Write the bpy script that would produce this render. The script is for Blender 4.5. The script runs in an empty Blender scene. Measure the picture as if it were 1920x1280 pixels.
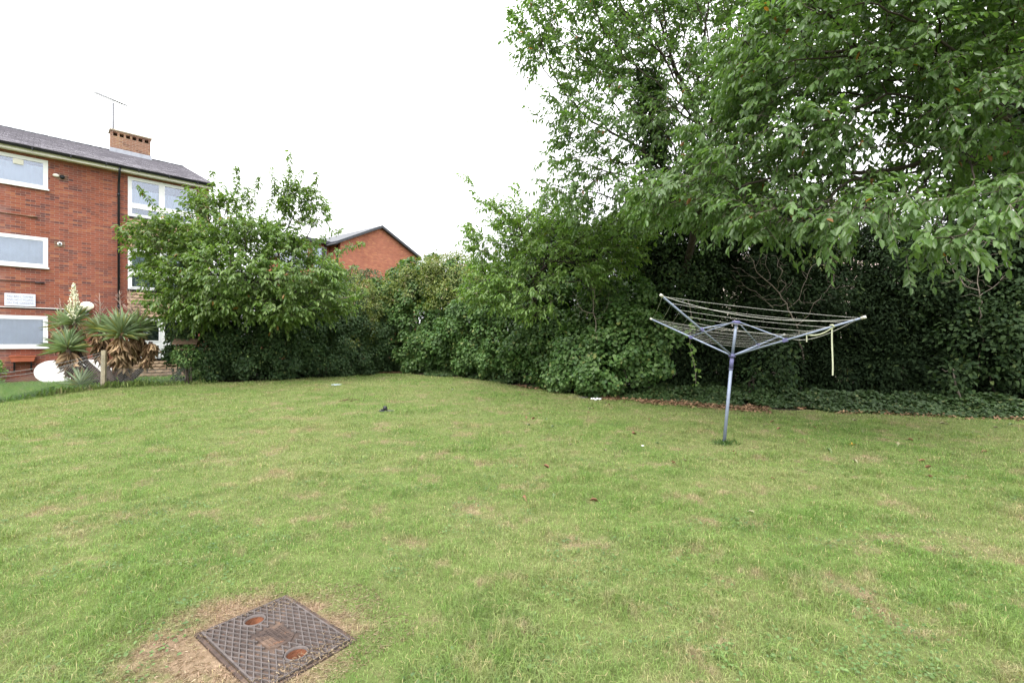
import bpy, bmesh, math, random
import numpy as np
from mathutils import Vector, Matrix, noise as mnoise

# ------------------------------------------------------------------ camera, world, light
SC = bpy.context.scene
COL = SC.collection
EYE = 1.5
FPX = 880.0
HOR = 642.0
cam_d = bpy.data.cameras.new('camera')
cam_d.sensor_width = 36.0
cam_d.lens = 36.0 * FPX / 1920.0
cam_d.shift_y = 2.0 / 1920.0
cam_d.clip_start = 0.05
cam_d.clip_end = 1500
cam = bpy.data.objects.new('camera', cam_d)
cam.location = (0, 0, EYE)
cam.rotation_euler = (math.radians(90), 0, 0)
COL.objects.link(cam)
SC.camera = cam

SUN_EL, SUN_AZ = math.radians(52), math.radians(200)     # azimuth clockwise from +Y (behind, a little left)
W = bpy.data.worlds.new('World')
SC.world = W
W.use_nodes = True
nt = W.node_tree
nt.nodes.clear()
wo = nt.nodes.new('ShaderNodeOutputWorld')
bg = nt.nodes.new('ShaderNodeBackground')
bg.inputs['Strength'].default_value = 0.12
sky = nt.nodes.new('ShaderNodeTexSky')
sky.sky_type = 'NISHITA'
sky.sun_disc = False
sky.sun_elevation = SUN_EL
sky.sun_rotation = SUN_AZ
sky.dust_density = 4.0
tc = nt.nodes.new('ShaderNodeTexCoord')
sx = nt.nodes.new('ShaderNodeSeparateXYZ')
nt.links.new(tc.outputs['Generated'], sx.inputs[0])
rmp = nt.nodes.new('ShaderNodeMapRange')              # overcast cloud: brighter overhead than low down
rmp.inputs['From Min'].default_value = 0.0
rmp.inputs['From Max'].default_value = 1.0
rmp.inputs['To Min'].default_value = 4.2
rmp.inputs['To Max'].default_value = 15.5
nt.links.new(sx.outputs['Z'], rmp.inputs['Value'])
cl = nt.nodes.new('ShaderNodeCombineXYZ')
for i, k in enumerate((1.0, 0.995, 1.01)):
    m = nt.nodes.new('ShaderNodeMath'); m.operation = 'MULTIPLY'
    m.inputs[1].default_value = k
    nt.links.new(rmp.outputs[0], m.inputs[0])
    nt.links.new(m.outputs[0], cl.inputs[i])
mx = nt.nodes.new('ShaderNodeMix'); mx.data_type = 'RGBA'
mx.inputs[0].default_value = 0.9
nt.links.new(sky.outputs[0], mx.inputs[6])
nt.links.new(cl.outputs[0], mx.inputs[7])
nt.links.new(mx.outputs[2], bg.inputs['Color'])
nt.links.new(bg.outputs[0], wo.inputs['Surface'])

sd = bpy.data.lights.new('sun', 'SUN')
sd.energy = 1.3
sd.angle = math.radians(25)
sd.color = (1.0, 0.97, 0.92)
sun = bpy.data.objects.new('sun', sd)
dv = Vector((math.sin(SUN_AZ) * math.cos(SUN_EL), math.cos(SUN_AZ) * math.cos(SUN_EL), math.sin(SUN_EL)))
sun.rotation_euler = (-dv).to_track_quat('-Z', 'Y').to_euler()
sun.location = (0, -5, 20)
COL.objects.link(sun)

SC.view_settings.view_transform = 'Standard'
SC.view_settings.look = 'None'
SC.view_settings.exposure = 1.4
SC.view_settings.gamma = 1.0
SC.render.engine = 'CYCLES'
SC.cycles.max_bounces = 5
SC.cycles.diffuse_bounces = 3
SC.cycles.glossy_bounces = 2
SC.cycles.transmission_bounces = 3
SC.cycles.transparent_max_bounces = 6
SC.cycles.use_denoising = True

rng = np.random.default_rng(7)
random.seed(7)

# ------------------------------------------------------------------ helpers
def at(px, py, Y):
    """point at distance Y ahead that shows at photo pixel (px,py)"""
    return np.array([(px - 960) / FPX * Y, Y, EYE + (HOR - py) / FPX * Y])

def sstep(a, b, x):
    t = np.clip((x - a) / (b - a), 0, 1)
    return t * t * (3 - 2 * t)

def gz(x, y):
    """height of the ground"""
    x = np.asarray(x, float); y = np.asarray(y, float)
    return 0.2 * sstep(7, 15, y) * sstep(3, -2, x) + 0.012 * np.sin(x * 1.3 + 1) * np.sin(y * 1.1)

def vnoise(x, y, s, seed=0):
    r = np.random.default_rng(seed).random((256, 256))
    x = np.asarray(x) * s + 100.3; y = np.asarray(y) * s + 57.7
    xi = np.floor(x).astype(int); yi = np.floor(y).astype(int)
    fx = x - xi; fy = y - yi
    fx = fx * fx * (3 - 2 * fx); fy = fy * fy * (3 - 2 * fy)
    a = r[xi % 256, yi % 256]; b = r[(xi + 1) % 256, yi % 256]
    c = r[xi % 256, (yi + 1) % 256]; d = r[(xi + 1) % 256, (yi + 1) % 256]
    return (a * (1 - fx) + b * fx) * (1 - fy) + (c * (1 - fx) + d * fx) * fy

def nrm(v):
    return v / np.maximum(np.linalg.norm(v, axis=-1, keepdims=True), 1e-9)

def tag(o, label=None, cat=None, group=None, kind=None):
    if label: o['label'] = label
    if cat: o['category'] = cat
    if group: o['group'] = group
    if kind: o['kind'] = kind
    return o

def empty(name, loc, rz=0.0, **k):
    o = bpy.data.objects.new(name, None)
    o.empty_display_size = 0.2
    o.location = loc
    o.rotation_euler = (0, 0, rz)
    COL.objects.link(o)
    return tag(o, **k)

def link(name, me, mat, parent=None):
    o = bpy.data.objects.new(name, me)
    if mat is not None: me.materials.append(mat)
    COL.objects.link(o)
    if parent is not None: o.parent = parent
    return o

class MB:
    def __init__(s): s.v = []; s.f = []; s.sm = []
    def add(s, vs, fs, smooth=False):
        b = len(s.v)
        s.v += [tuple(map(float, p)) for p in vs]
        s.f += [tuple(b + i for i in f) for f in fs]
        s.sm += [smooth] * len(fs)
        return s
    def box(s, x0, x1, y0, y1, z0, z1, M=None, bev=0):
        if bev:
            bm = bmesh.new()
            bmesh.ops.create_cube(bm, size=1)
            for v in bm.verts:
                v.co = Vector(((x0 + x1) / 2 + v.co.x * (x1 - x0), (y0 + y1) / 2 + v.co.y * (y1 - y0), (z0 + z1) / 2 + v.co.z * (z1 - z0)))
            bmesh.ops.bevel(bm, geom=bm.edges[:], offset=bev, segments=2, affect='EDGES', profile=0.5)
            bm.verts.index_update()
            vs = [v.co.copy() for v in bm.verts]
            fs = [tuple(v.index for v in f.verts) for f in bm.faces]
            bm.free()
        else:
            vs = [Vector(p) for p in ((x0,y0,z0),(x1,y0,z0),(x1,y1,z0),(x0,y1,z0),(x0,y0,z1),(x1,y0,z1),(x1,y1,z1),(x0,y1,z1))]
            fs = [(0,3,2,1),(4,5,6,7),(0,1,5,4),(1,2,6,5),(2,3,7,6),(3,0,4,7)]
        if M is not None: vs = [M @ v for v in vs]
        return s.add(vs, fs)
    def tube(s, pts, r, k=8, cap=True, sq=1.0):
        pts = [Vector(p) for p in pts]
        n = len(pts)
        rs = r if hasattr(r, '__len__') else [r] * n
        t0 = (pts[1] - pts[0]).normalized()
        up = Vector((0, 0, 1)) if abs(t0.z) < 0.9 else Vector((1, 0, 0))
        vs = []
        a = t0.cross(up).normalized()
        for i, p in enumerate(pts):
            t = (pts[min(i + 1, n - 1)] - pts[max(i - 1, 0)]).normalized()
            a = (a - t * a.dot(t))
            a = a.normalized() if a.length > 1e-6 else t.orthogonal().normalized()
            b = t.cross(a)
            for j in range(k):
                w = 2 * math.pi * j / k
                vs.append(p + (a * math.cos(w) + b * math.sin(w) * sq) * rs[i])
        fs = []
        for i in range(n - 1):
            for j in range(k):
                fs.append((i * k + j, i * k + (j + 1) % k, (i + 1) * k + (j + 1) % k, (i + 1) * k + j))
        if cap:
            fs.append(tuple(reversed(range(k))))
            fs.append(tuple((n - 1) * k + j for j in range(k)))
        return s.add(vs, fs, True)
    def prism(s, poly, y0, y1, M=None):
        """polygon in (x,z) extruded along y"""
        n = len(poly)
        vs = [Vector((p[0], y0, p[1])) for p in poly] + [Vector((p[0], y1, p[1])) for p in poly]
        if M is not None: vs = [M @ v for v in vs]
        fs = [tuple(range(n)), tuple(reversed(range(n, 2 * n)))]
        fs += [((i + 1) % n, i, n + i, n + (i + 1) % n) for i in range(n)]
        return s.add(vs, fs)
    def sphere(s, c, r, seg=16, rings=10, sc=(1, 1, 1)):
        vs = []; fs = []
        for i in range(rings + 1):
            th = math.pi * i / rings
            for j in range(seg):
                ph = 2 * math.pi * j / seg
                vs.append((c[0] + r * sc[0] * math.sin(th) * math.cos(ph), c[1] + r * sc[1] * math.sin(th) * math.sin(ph), c[2] + r * sc[2] * math.cos(th)))
        for i in range(rings):
            for j in range(seg):
                fs.append((i * seg + j, (i + 1) * seg + j, (i + 1) * seg + (j + 1) % seg, i * seg + (j + 1) % seg))
        return s.add(vs, fs, True)
    def build(s, name, mat, parent=None):
        me = bpy.data.meshes.new(name)
        me.from_pydata(s.v, [], s.f)
        me.polygons.foreach_set('use_smooth', s.sm)
        me.update()
        return link(name, me, mat, parent)

def raw_mesh(name, V, F, mat, parent=None, rnd=None, smooth=True):
    """V (n,3), F (m,k) equal-sided faces, rnd one value per face"""
    me = bpy.data.meshes.new(name)
    V = np.ascontiguousarray(V, dtype=np.float32); F = np.ascontiguousarray(F, dtype=np.int32)
    m, k = F.shape
    me.vertices.add(len(V)); me.vertices.foreach_set('co', V.ravel())
    me.loops.add(m * k); me.loops.foreach_set('vertex_index', F.ravel())
    me.polygons.add(m); me.polygons.foreach_set('loop_start', np.arange(0, m * k, k, dtype=np.int32))
    me.polygons.foreach_set('use_smooth', np.full(m, smooth))
    if rnd is not None:
        a = me.attributes.new('rnd', 'FLOAT', 'FACE')
        a.data.foreach_set('value', np.ascontiguousarray(rnd, dtype=np.float32))
    me.update(calc_edges=True)
    return link(name, me, mat, parent)

CHERRY = (np.array([[0, 0, 0], [.30, .46, .10], [.72, .40, .06], [1, 0, -.12], [.72, -.40, .06], [.30, -.46, .10]]), np.array([[0, 1, 2, 3], [0, 3, 4, 5]]))
IVY = (np.array([[0, 0, 0], [.05, .5, .08], [.60, .46, .05], [1, 0, -.10], [.60, -.46, .05], [.05, -.5, .08]]), np.array([[0, 1, 2, 3], [0, 3, 4, 5]]))

def leaves(name, P, D, N, L, Wd, rnd, mat, parent=None, tmpl=CHERRY, extra=None):
    T, TF = tmpl
    n = len(P)
    D = nrm(D)
    S = nrm(np.cross(N, D)); N = np.cross(D, S)
    L = np.broadcast_to(L, n)[:, None, None]; Wd = np.broadcast_to(Wd, n)[:, None, None]
    V = P[:, None, :] + T[None, :, 0:1] * L * D[:, None, :] + T[None, :, 1:2] * Wd * S[:, None, :] + T[None, :, 2:3] * L * N[:, None, :]
    k = len(T)
    F = (TF[None] + (np.arange(n) * k)[:, None, None]).reshape(-1, TF.shape[1])
    V = V.reshape(-1, 3); rf = np.repeat(rnd, len(TF))
    if extra is None: return raw_mesh(name, V, F, mat, parent, rf)
    EV, EF, em = extra
    nl = len(F)
    F = np.concatenate([F, EF + len(V)]); V = np.concatenate([V, EV]); rf = np.concatenate([rf, np.zeros(len(EF))])
    o = raw_mesh(name, V, F, mat, parent, rf)
    o.data.materials.append(em)
    mi = np.zeros(len(F), dtype=np.int32); mi[nl:] = 1
    o.data.polygons.foreach_set('material_index', mi)
    return o

# ------------------------------------------------------------------ materials
def mat_new(name):
    m = bpy.data.materials.new(name)
    m.use_nodes = True
    nt = m.node_tree
    b = nt.nodes['Principled BSDF']
    return m, nt, b

def N(nt, kind, **inp):
    n = nt.nodes.new(kind)
    for k, v in inp.items():
        n.inputs[k].default_value = v
    return n

def noise_node(nt, vec, scale, detail=4, rough=0.55):
    n = nt.nodes.new('ShaderNodeTexNoise')
    n.inputs['Scale'].default_value = scale
    n.inputs['Detail'].default_value = detail
    n.inputs['Roughness'].default_value = rough
    if vec is not None: nt.links.new(vec, n.inputs['Vector'])
    return n.outputs['Fac']

def maprange(nt, v, a, b, c=0.0, d=1.0):
    n = nt.nodes.new('ShaderNodeMapRange')
    n.inputs['From Min'].default_value = a; n.inputs['From Max'].default_value = b
    n.inputs['To Min'].default_value = c; n.inputs['To Max'].default_value = d
    nt.links.new(v, n.inputs['Value'])
    return n.outputs[0]

def mixc(nt, f, a, b, mode='MIX'):
    n = nt.nodes.new('ShaderNodeMix'); n.data_type = 'RGBA'; n.blend_type = mode
    for i, s in ((0, f), (6, a), (7, b)):
        if isinstance(s, (int, float)): n.inputs[i].default_value = s
        elif isinstance(s, tuple): n.inputs[i].default_value = (*s, 1)
        else: nt.links.new(s, n.inputs[i])
    return n.outputs[2]

def math_node(nt, op, a, b):
    n = nt.nodes.new('ShaderNodeMath'); n.operation = op
    for i, s in ((0, a), (1, b)):
        if isinstance(s, (int, float)): n.inputs[i].default_value = s
        else: nt.links.new(s, n.inputs[i])
    return n.outputs[0]

def simple(name, col, rough=0.6, metal=0.0, var=0.15, scale=6.0, bump=0.0, spec=0.4, emis=0):
    m, nt, b = mat_new(name)
    t = nt.nodes.new('ShaderNodeTexCoord').outputs['Object']
    f = noise_node(nt, t, scale, 5)
    f = maprange(nt, f, 0.3, 0.7)
    dark = tuple(c * (1 - var) for c in col); lite = tuple(min(1, c * (1 + var)) for c in col)
    nt.links.new(mixc(nt, f, dark, lite), b.inputs['Base Color'])
    b.inputs['Roughness'].default_value = rough
    b.inputs['Metallic'].default_value = metal
    b.inputs['Specular IOR Level'].default_value = spec
    if bump:
        bn = nt.nodes.new('ShaderNodeBump'); bn.inputs['Strength'].default_value = bump; bn.inputs['Distance'].default_value = 0.01
        nt.links.new(noise_node(nt, t, scale * 5, 4), bn.inputs['Height'])
        nt.links.new(bn.outputs[0], b.inputs['Normal'])
    if emis:
        b.inputs['Emission Color'].default_value = (1, 0.93, 0.78, 1)
        b.inputs['Emission Strength'].default_value = emis
    return m

def leaf_mat(name, c1, c2, c3=None, f3=0.05, rough=0.42, trans=0.3, spec=0.5):
    m, nt, b = mat_new(name)
    at_ = nt.nodes.new('ShaderNodeAttribute'); at_.attribute_name = 'rnd'
    r = at_.outputs['Fac']
    c = mixc(nt, r, c1, c2)
    if c3:
        c = mixc(nt, math_node(nt, 'GREATER_THAN', r, 1.0 - f3), c, c3)
    pos = nt.nodes.new('ShaderNodeNewGeometry').outputs['Position']
    f = maprange(nt, noise_node(nt, pos, 1.1, 2), 0.35, 0.65, 0.78, 1.18)
    mu = nt.nodes.new('ShaderNodeVectorMath'); mu.operation = 'SCALE'
    nt.links.new(c, mu.inputs[0]); nt.links.new(f, mu.inputs['Scale'])
    c = mu.outputs[0]
    nt.links.new(c, b.inputs['Base Color'])
    b.inputs['Roughness'].default_value = rough
    b.inputs['Specular IOR Level'].default_value = spec
    tr = nt.nodes.new('ShaderNodeBsdfTranslucent')
    tcx = mixc(nt, 1.0, c, (1.25, 1.35, 0.6), 'MULTIPLY')
    nt.links.new(tcx, tr.inputs['Color'])
    ms = nt.nodes.new('ShaderNodeMixShader'); ms.inputs[0].default_value = trans
    nt.links.new(b.outputs[0], ms.inputs[1]); nt.links.new(tr.outputs[0], ms.inputs[2])
    nt.links.new(ms.outputs[0], nt.nodes['Material Output'].inputs['Surface'])
    return m

COVER_C = (-1.205, 2.385)
def lawn_colour(nt, blade=False):
    g = nt.nodes.new('ShaderNodeNewGeometry').outputs['Position']
    fl = nt.nodes.new('ShaderNodeVectorMath'); fl.operation = 'MULTIPLY'; fl.inputs[1].default_value = (1, 1, 0)
    nt.links.new(g, fl.inputs[0]); p = fl.outputs[0]
    big = maprange(nt, noise_node(nt, p, 0.45, 3), 0.38, 0.62)
    mid = maprange(nt, noise_node(nt, p, 2.2, 5, 0.65), 0.35, 0.65)
    fine = maprange(nt, noise_node(nt, p, 9.0, 5, 0.7), 0.3, 0.7)
    green = mixc(nt, mid, (0.078, 0.180, 0.026), (0.150, 0.260, 0.052))
    yell = mixc(nt, fine, (0.185, 0.245, 0.075), (0.290, 0.300, 0.135))
    f1 = math_node(nt, 'ADD', math_node(nt, 'MULTIPLY', big, 0.55), math_node(nt, 'MULTIPLY', fine, 0.45))
    c = mixc(nt, f1, green, yell)
    # dry straw patches, and the bare rim around the drain cover
    dn = nt.nodes.new('ShaderNodeVectorMath'); dn.operation = 'DISTANCE'
    sc = nt.nodes.new('ShaderNodeVectorMath'); sc.operation = 'MULTIPLY'; sc.inputs[1].default_value = (1, 1.25, 0)
    nt.links.new(p, sc.inputs[0]); nt.links.new(sc.outputs[0], dn.inputs[0])
    dn.inputs[1].default_value = (COVER_C[0] - 0.10, COVER_C[1] * 1.25, 0)
    dist = math_node(nt, 'SUBTRACT', dn.outputs['Value'], math_node(nt, 'MULTIPLY', math_node(nt, 'SUBTRACT', noise_node(nt, p, 3.5, 5, 0.7), 0.5), 0.9))
    rim = maprange(nt, dist, 0.40, 0.58, 1.0, 0.0)
    straw = maprange(nt, noise_node(nt, p, 1.6, 6, 0.72), 0.53, 0.61)
    straw = math_node(nt, 'MULTIPLY', straw, maprange(nt, noise_node(nt, p, 7.0, 4, 0.7), 0.35, 0.6))
    st = math_node(nt, 'MAXIMUM', rim, math_node(nt, 'MULTIPLY', straw, 0.75))
    sc_ = mixc(nt, fine, (0.27, 0.175, 0.120), (0.47, 0.34, 0.25))
    sp = nt.nodes.new('ShaderNodeSeparateXYZ'); nt.links.new(p, sp.inputs[0])
    X_, Y_ = sp.outputs['X'], sp.outputs['Y']
    l1 = maprange(nt, math_node(nt, 'SUBTRACT', math_node(nt, 'SUBTRACT', Y_, 13.6), math_node(nt, 'MULTIPLY', math_node(nt, 'ADD', X_, 11.75), 0.64)), -.05, .15)
    l1 = math_node(nt, 'MULTIPLY', l1, maprange(nt, X_, -9.8, -9.5, 1.0, 0.0))
    l2 = math_node(nt, 'MULTIPLY', maprange(nt, X_, -11.95, -11.8, 1.0, 0.0), maprange(nt, Y_, 10.6, 11.2))
    lush = math_node(nt, 'MAXIMUM', l1, l2)
    c = mixc(nt, st, c, sc_)
    return mixc(nt, lush, c, mixc(nt, mid, (0.075, 0.19, 0.018), (0.13, 0.26, 0.035))), p

def lawn_mat():
    m, nt, b = mat_new('lawn')
    c, p = lawn_colour(nt)
    c = mixc(nt, 0.45, c, (0.12, 0.10, 0.055))
    c = mixc(nt, maprange(nt, noise_node(nt, p, 60, 4, 0.7), 0.3, 0.7), mixc(nt, 1.0, c, (0.55, 0.55, 0.5), 'MULTIPLY'), c)
    nt.links.new(c, b.inputs['Base Color'])
    b.inputs['Roughness'].default_value = 0.95
    b.inputs['Specular IOR Level'].default_value = 0.1
    bn = nt.nodes.new('ShaderNodeBump'); bn.inputs['Strength'].default_value = 0.6; bn.inputs['Distance'].default_value = 0.02
    nt.links.new(noise_node(nt, p, 45, 5, 0.7), bn.inputs['Height']); nt.links.new(bn.outputs[0], b.inputs['Normal'])
    return m

def blade_mat():
    m, nt, b = mat_new('grass_blades')
    c, p = lawn_colour(nt)
    at_ = nt.nodes.new('ShaderNodeAttribute'); at_.attribute_name = 'rnd'
    r = at_.outputs['Fac']
    c = mixc(nt, math_node(nt, 'GREATER_THAN', r, 0.95), c, (0.34, 0.29, 0.15))
    f = maprange(nt, r, 0.0, 0.93, 0.62, 1.45)
    mu = nt.nodes.new('ShaderNodeVectorMath'); mu.operation = 'SCALE'
    nt.links.new(c, mu.inputs[0]); nt.links.new(f, mu.inputs['Scale'])
    nt.links.new(mu.outputs[0], b.inputs['Base Color'])
    b.inputs['Roughness'].default_value = 0.55
    b.inputs['Specular IOR Level'].default_value = 0.3
    tr = nt.nodes.new('ShaderNodeBsdfTranslucent')
    nt.links.new(mixc(nt, 1.0, mu.outputs[0], (1.2, 1.3, 0.7), 'MULTIPLY'), tr.inputs['Color'])
    ms = nt.nodes.new('ShaderNodeMixShader'); ms.inputs[0].default_value = 0.3
    nt.links.new(b.outputs[0], ms.inputs[1]); nt.links.new(tr.outputs[0], ms.inputs[2])
    nt.links.new(ms.outputs[0], nt.nodes['Material Output'].inputs['Surface'])
    return m

def brick_mat(name, c1, c2, mortar, axis='xz', pale=0.0, bias=0.0, orange=None):
    m, nt, b = mat_new(name)
    t = nt.nodes.new('ShaderNodeTexCoord').outputs['Object']
    sp = nt.nodes.new('ShaderNodeSeparateXYZ'); nt.links.new(t, sp.inputs[0])
    cb = nt.nodes.new('ShaderNodeCombineXYZ')
    if axis == 'xz':
        nt.links.new(math_node(nt, 'ADD', sp.outputs['X'], sp.outputs['Y']), cb.inputs[0])
    else:
        nt.links.new(sp.outputs['X'], cb.inputs[0])
    nt.links.new(sp.outputs['Z'] if axis == 'xz' else sp.outputs['Y'], cb.inputs[1])
    br = nt.nodes.new('ShaderNodeTexBrick')
    nt.links.new(cb.outputs[0], br.inputs['Vector'])
    br.inputs['Scale'].default_value = 1
    br.inputs['Brick Width'].default_value = 0.225
    br.inputs['Row Height'].default_value = 0.075
    br.inputs['Mortar Size'].default_value = 0.0055
    br.inputs['Mortar Smooth'].default_value = 0.2
    br.inputs['Bias'].default_value = bias
    br.inputs['Color1'].default_value = (*c1, 1); br.inputs['Color2'].default_value = (*c2, 1)
    br.inputs['Mortar'].default_value = (*mortar, 1)
    row = math_node(nt, 'FLOOR', math_node(nt, 'DIVIDE', sp.outputs['Z'], 0.075), 0)
    uu = math_node(nt, 'DIVIDE', math_node(nt, 'ADD', sp.outputs['X'], sp.outputs['Y']), 0.225)
    colm = math_node(nt, 'FLOOR', math_node(nt, 'ADD', uu, math_node(nt, 'MULTIPLY', math_node(nt, 'FLOORED_MODULO', row, 2), 0.5)), 0)
    cv = nt.nodes.new('ShaderNodeCombineXYZ'); nt.links.new(colm, cv.inputs[0]); nt.links.new(row, cv.inputs[1])
    wn = nt.nodes.new('ShaderNodeTexWhiteNoise'); wn.noise_dimensions = '2D'; nt.links.new(cv.outputs[0], wn.inputs['Vector'])
    mid_ = tuple(a * .5 + b_ * .5 for a, b_ in zip(c1, c2)); hot = tuple(min(1, v * k) for v, k in zip(c1, (1.25, 1.5, 1.25)))
    rp = nt.nodes.new('ShaderNodeValToRGB'); nt.links.new(wn.outputs['Value'], rp.inputs[0])
    el_ = rp.color_ramp.elements; el_[0].color = (*c2, 1); el_[1].color = (*hot, 1); el_[1].position = 1.0
    for ps, cl_ in ((.22, mid_), (.5, c1), (.8, c1)):
        e_ = el_.new(ps); e_.color = (*cl_, 1)
    c = mixc(nt, br.outputs['Fac'], rp.outputs[0], mortar)
    if orange:
        c = mixc(nt, maprange(nt, noise_node(nt, cb.outputs[0], 1.1, 5, 0.6), 0.48, 0.66, 0, 0.55), c, mixc(nt, br.outputs['Fac'], orange, mortar))
    # soot and grain
    c = mixc(nt, maprange(nt, noise_node(nt, cb.outputs[0], 0.8, 6, 0.65), 0.35, 0.65, 0.45, 0.0), c, mixc(nt, 1.0, c, (0.55, 0.5, 0.52), 'MULTIPLY'))
    c = mixc(nt, maprange(nt, noise_node(nt, t, 35, 4, 0.7), 0.3, 0.7, 0.3, 0.0), c, mixc(nt, 1.0, c, (0.6, 0.6, 0.6), 'MULTIPLY'))
    if pale:
        mk = math_node(nt, 'MULTIPLY', maprange(nt, noise_node(nt, cb.outputs[0], 1.4, 5, 0.65), 0.42, 0.62), maprange(nt, sp.outputs['X'], 0.3, -0.6))
        c = mixc(nt, math_node(nt, 'MULTIPLY', mk, pale), c, (0.42, 0.32, 0.31))
    nt.links.new(c, b.inputs['Base Color'])
    b.inputs['Roughness'].default_value = 0.9
    b.inputs['Specular IOR Level'].default_value = 0.15
    bn = nt.nodes.new('ShaderNodeBump'); bn.inputs['Strength'].default_value = 0.5; bn.inputs['Distance'].default_value = 0.006
    bn.invert = True
    nt.links.new(br.outputs['Fac'], bn.inputs['Height']); nt.links.new(bn.outputs[0], b.inputs['Normal'])
    return m

def rnd_mat(name, c1, c2, rough=0.8, spec=0.2):
    m, nt, b = mat_new(name)
    at_ = nt.nodes.new('ShaderNodeAttribute'); at_.attribute_name = 'rnd'
    c = mixc(nt, at_.outputs['Fac'], c1, c2)
    t = nt.nodes.new('ShaderNodeTexCoord').outputs['Object']
    c = mixc(nt, maprange(nt, noise_node(nt, t, 8, 5, 0.7), 0.35, 0.65, 0.35, 0.0), c, mixc(nt, 1.0, c, (0.55, 0.55, 0.5), 'MULTIPLY'))
    nt.links.new(c, b.inputs['Base Color'])
    b.inputs['Roughness'].default_value = rough
    b.inputs['Specular IOR Level'].default_value = spec
    return m

def glass_mat():
    m, nt, b = mat_new('window_glass')
    nt.nodes.remove(b)
    gl = nt.nodes.new('ShaderNodeBsdfGlossy'); gl.inputs['Roughness'].default_value = 0.02
    gl.inputs['Color'].default_value = (0.85, 0.9, 1.0, 1)
    tp = nt.nodes.new('ShaderNodeBsdfTransparent'); tp.inputs['Color'].default_value = (0.85, 0.9, 0.95, 1)
    fr = nt.nodes.new('ShaderNodeFresnel'); fr.inputs['IOR'].default_value = 1.5
    f = math_node(nt, 'ADD', math_node(nt, 'MULTIPLY', fr.outputs[0], 2.2), 0.10)
    ms = nt.nodes.new('ShaderNodeMixShader')
    nt.links.new(f, ms.inputs[0]); nt.links.new(tp.outputs[0], ms.inputs[1]); nt.links.new(gl.outputs[0], ms.inputs[2])
    nt.links.new(ms.outputs[0], nt.nodes['Material Output'].inputs['Surface'])
    return m

M = {}
M['lawn'] = lawn_mat(); M['blade'] = blade_mat()
M['brick'] = brick_mat('red_brick', (0.30, 0.098, 0.064), (0.125, 0.060, 0.058), (0.32, 0.22, 0.18), pale=0.85, bias=-0.25, orange=(0.34, 0.095, 0.045))
M['brick_far'] = brick_mat('orange_brick', (0.42, 0.15, 0.09), (0.33, 0.115, 0.075), (0.45, 0.28, 0.21), bias=-0.1)
M['brick_chim'] = brick_mat('brown_brick', (0.26, 0.14, 0.09), (0.15, 0.08, 0.055), (0.36, 0.30, 0.24))
M['upvc'] = simple('white_window_plastic', (0.80, 0.81, 0.82), 0.35, var=0.04)
M['cream'] = simple('cream_painted_board', (0.78, 0.76, 0.68), 0.6, var=0.06, scale=3)
M['black'] = simple('black_gutter_plastic', (0.012, 0.013, 0.018), 0.35, var=0.2)
M['slate'] = simple('slate_grey', (0.04, 0.045, 0.055), 0.5, var=0.2)
M['glass'] = glass_mat()
M['net'] = simple('net_curtain', (0.86, 0.86, 0.88), 0.9, var=0.12, scale=2.5)
M['blind'] = simple('slatted_blind', (0.30, 0.33, 0.24), 0.7, var=0.1)
M['dark'] = simple('dark_room', (0.03, 0.035, 0.04), 0.9)
M['lead'] = simple('lead_flashing', (0.30, 0.32, 0.36), 0.5, var=0.15)
M['bark'] = simple('bark', (0.048, 0.040, 0.032), 0.9, var=0.45, scale=14, bump=0.6, spec=0.15)
M['bark_lt'] = simple('pale_twig_bark', (0.20, 0.17, 0.14), 0.85, var=0.4, scale=10, spec=0.15)
M['cherry'] = leaf_mat('cherry_leaf', (0.078, 0.150, 0.044), (0.145, 0.235, 0.078), (0.26, 0.12, 0.03), 0.004, rough=0.42, trans=0.42)
M['cherry_yg'] = leaf_mat('yellowish_cherry_leaf', (0.088, 0.168, 0.038), (0.175, 0.255, 0.068), (0.30, 0.17, 0.04), 0.004, rough=0.42, trans=0.4)
M['hazel'] = leaf_mat('light_green_leaf', (0.100, 0.190, 0.045), (0.190, 0.290, 0.075), (0.40, 0.32, 0.04), 0.002, rough=0.45, trans=0.42)
M['ivy'] = leaf_mat('ivy_leaf', (0.045, 0.105, 0.028), (0.120, 0.200, 0.058), (0.17, 0.20, 0.06), 0.03, rough=0.45, trans=0.22, spec=0.28)
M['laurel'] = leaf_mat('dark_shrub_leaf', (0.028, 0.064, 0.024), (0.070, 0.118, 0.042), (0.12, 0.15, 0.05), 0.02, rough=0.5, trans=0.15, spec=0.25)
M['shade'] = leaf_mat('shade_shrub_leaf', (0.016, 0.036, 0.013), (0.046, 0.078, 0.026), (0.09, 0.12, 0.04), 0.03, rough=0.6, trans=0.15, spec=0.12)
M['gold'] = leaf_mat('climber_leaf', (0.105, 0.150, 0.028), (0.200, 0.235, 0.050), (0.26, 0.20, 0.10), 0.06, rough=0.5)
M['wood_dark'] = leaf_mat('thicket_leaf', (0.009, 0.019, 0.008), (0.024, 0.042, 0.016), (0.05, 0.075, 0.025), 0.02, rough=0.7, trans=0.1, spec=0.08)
M['cover'] = leaf_mat('ground_ivy_leaf', (0.020, 0.044, 0.013), (0.052, 0.090, 0.027), (0.11, 0.13, 0.045), 0.05, rough=0.5, trans=0.12, spec=0.25)
M['weed'] = leaf_mat('lawn_weed_leaf', (0.06, 0.125, 0.03), (0.13, 0.21, 0.055), rough=0.5, trans=0.25)
M['litter'] = rnd_mat('dead_leaf', (0.10, 0.058, 0.035), (0.38, 0.24, 0.14), 0.8)
M['yleaf'] = simple('yellow_leaf', (0.62, 0.36, 0.03), 0.6, var=0.2, scale=30)
M['bleaf'] = simple('brown_leaf', (0.24, 0.12, 0.07), 0.7, var=0.3, scale=30)
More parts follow.
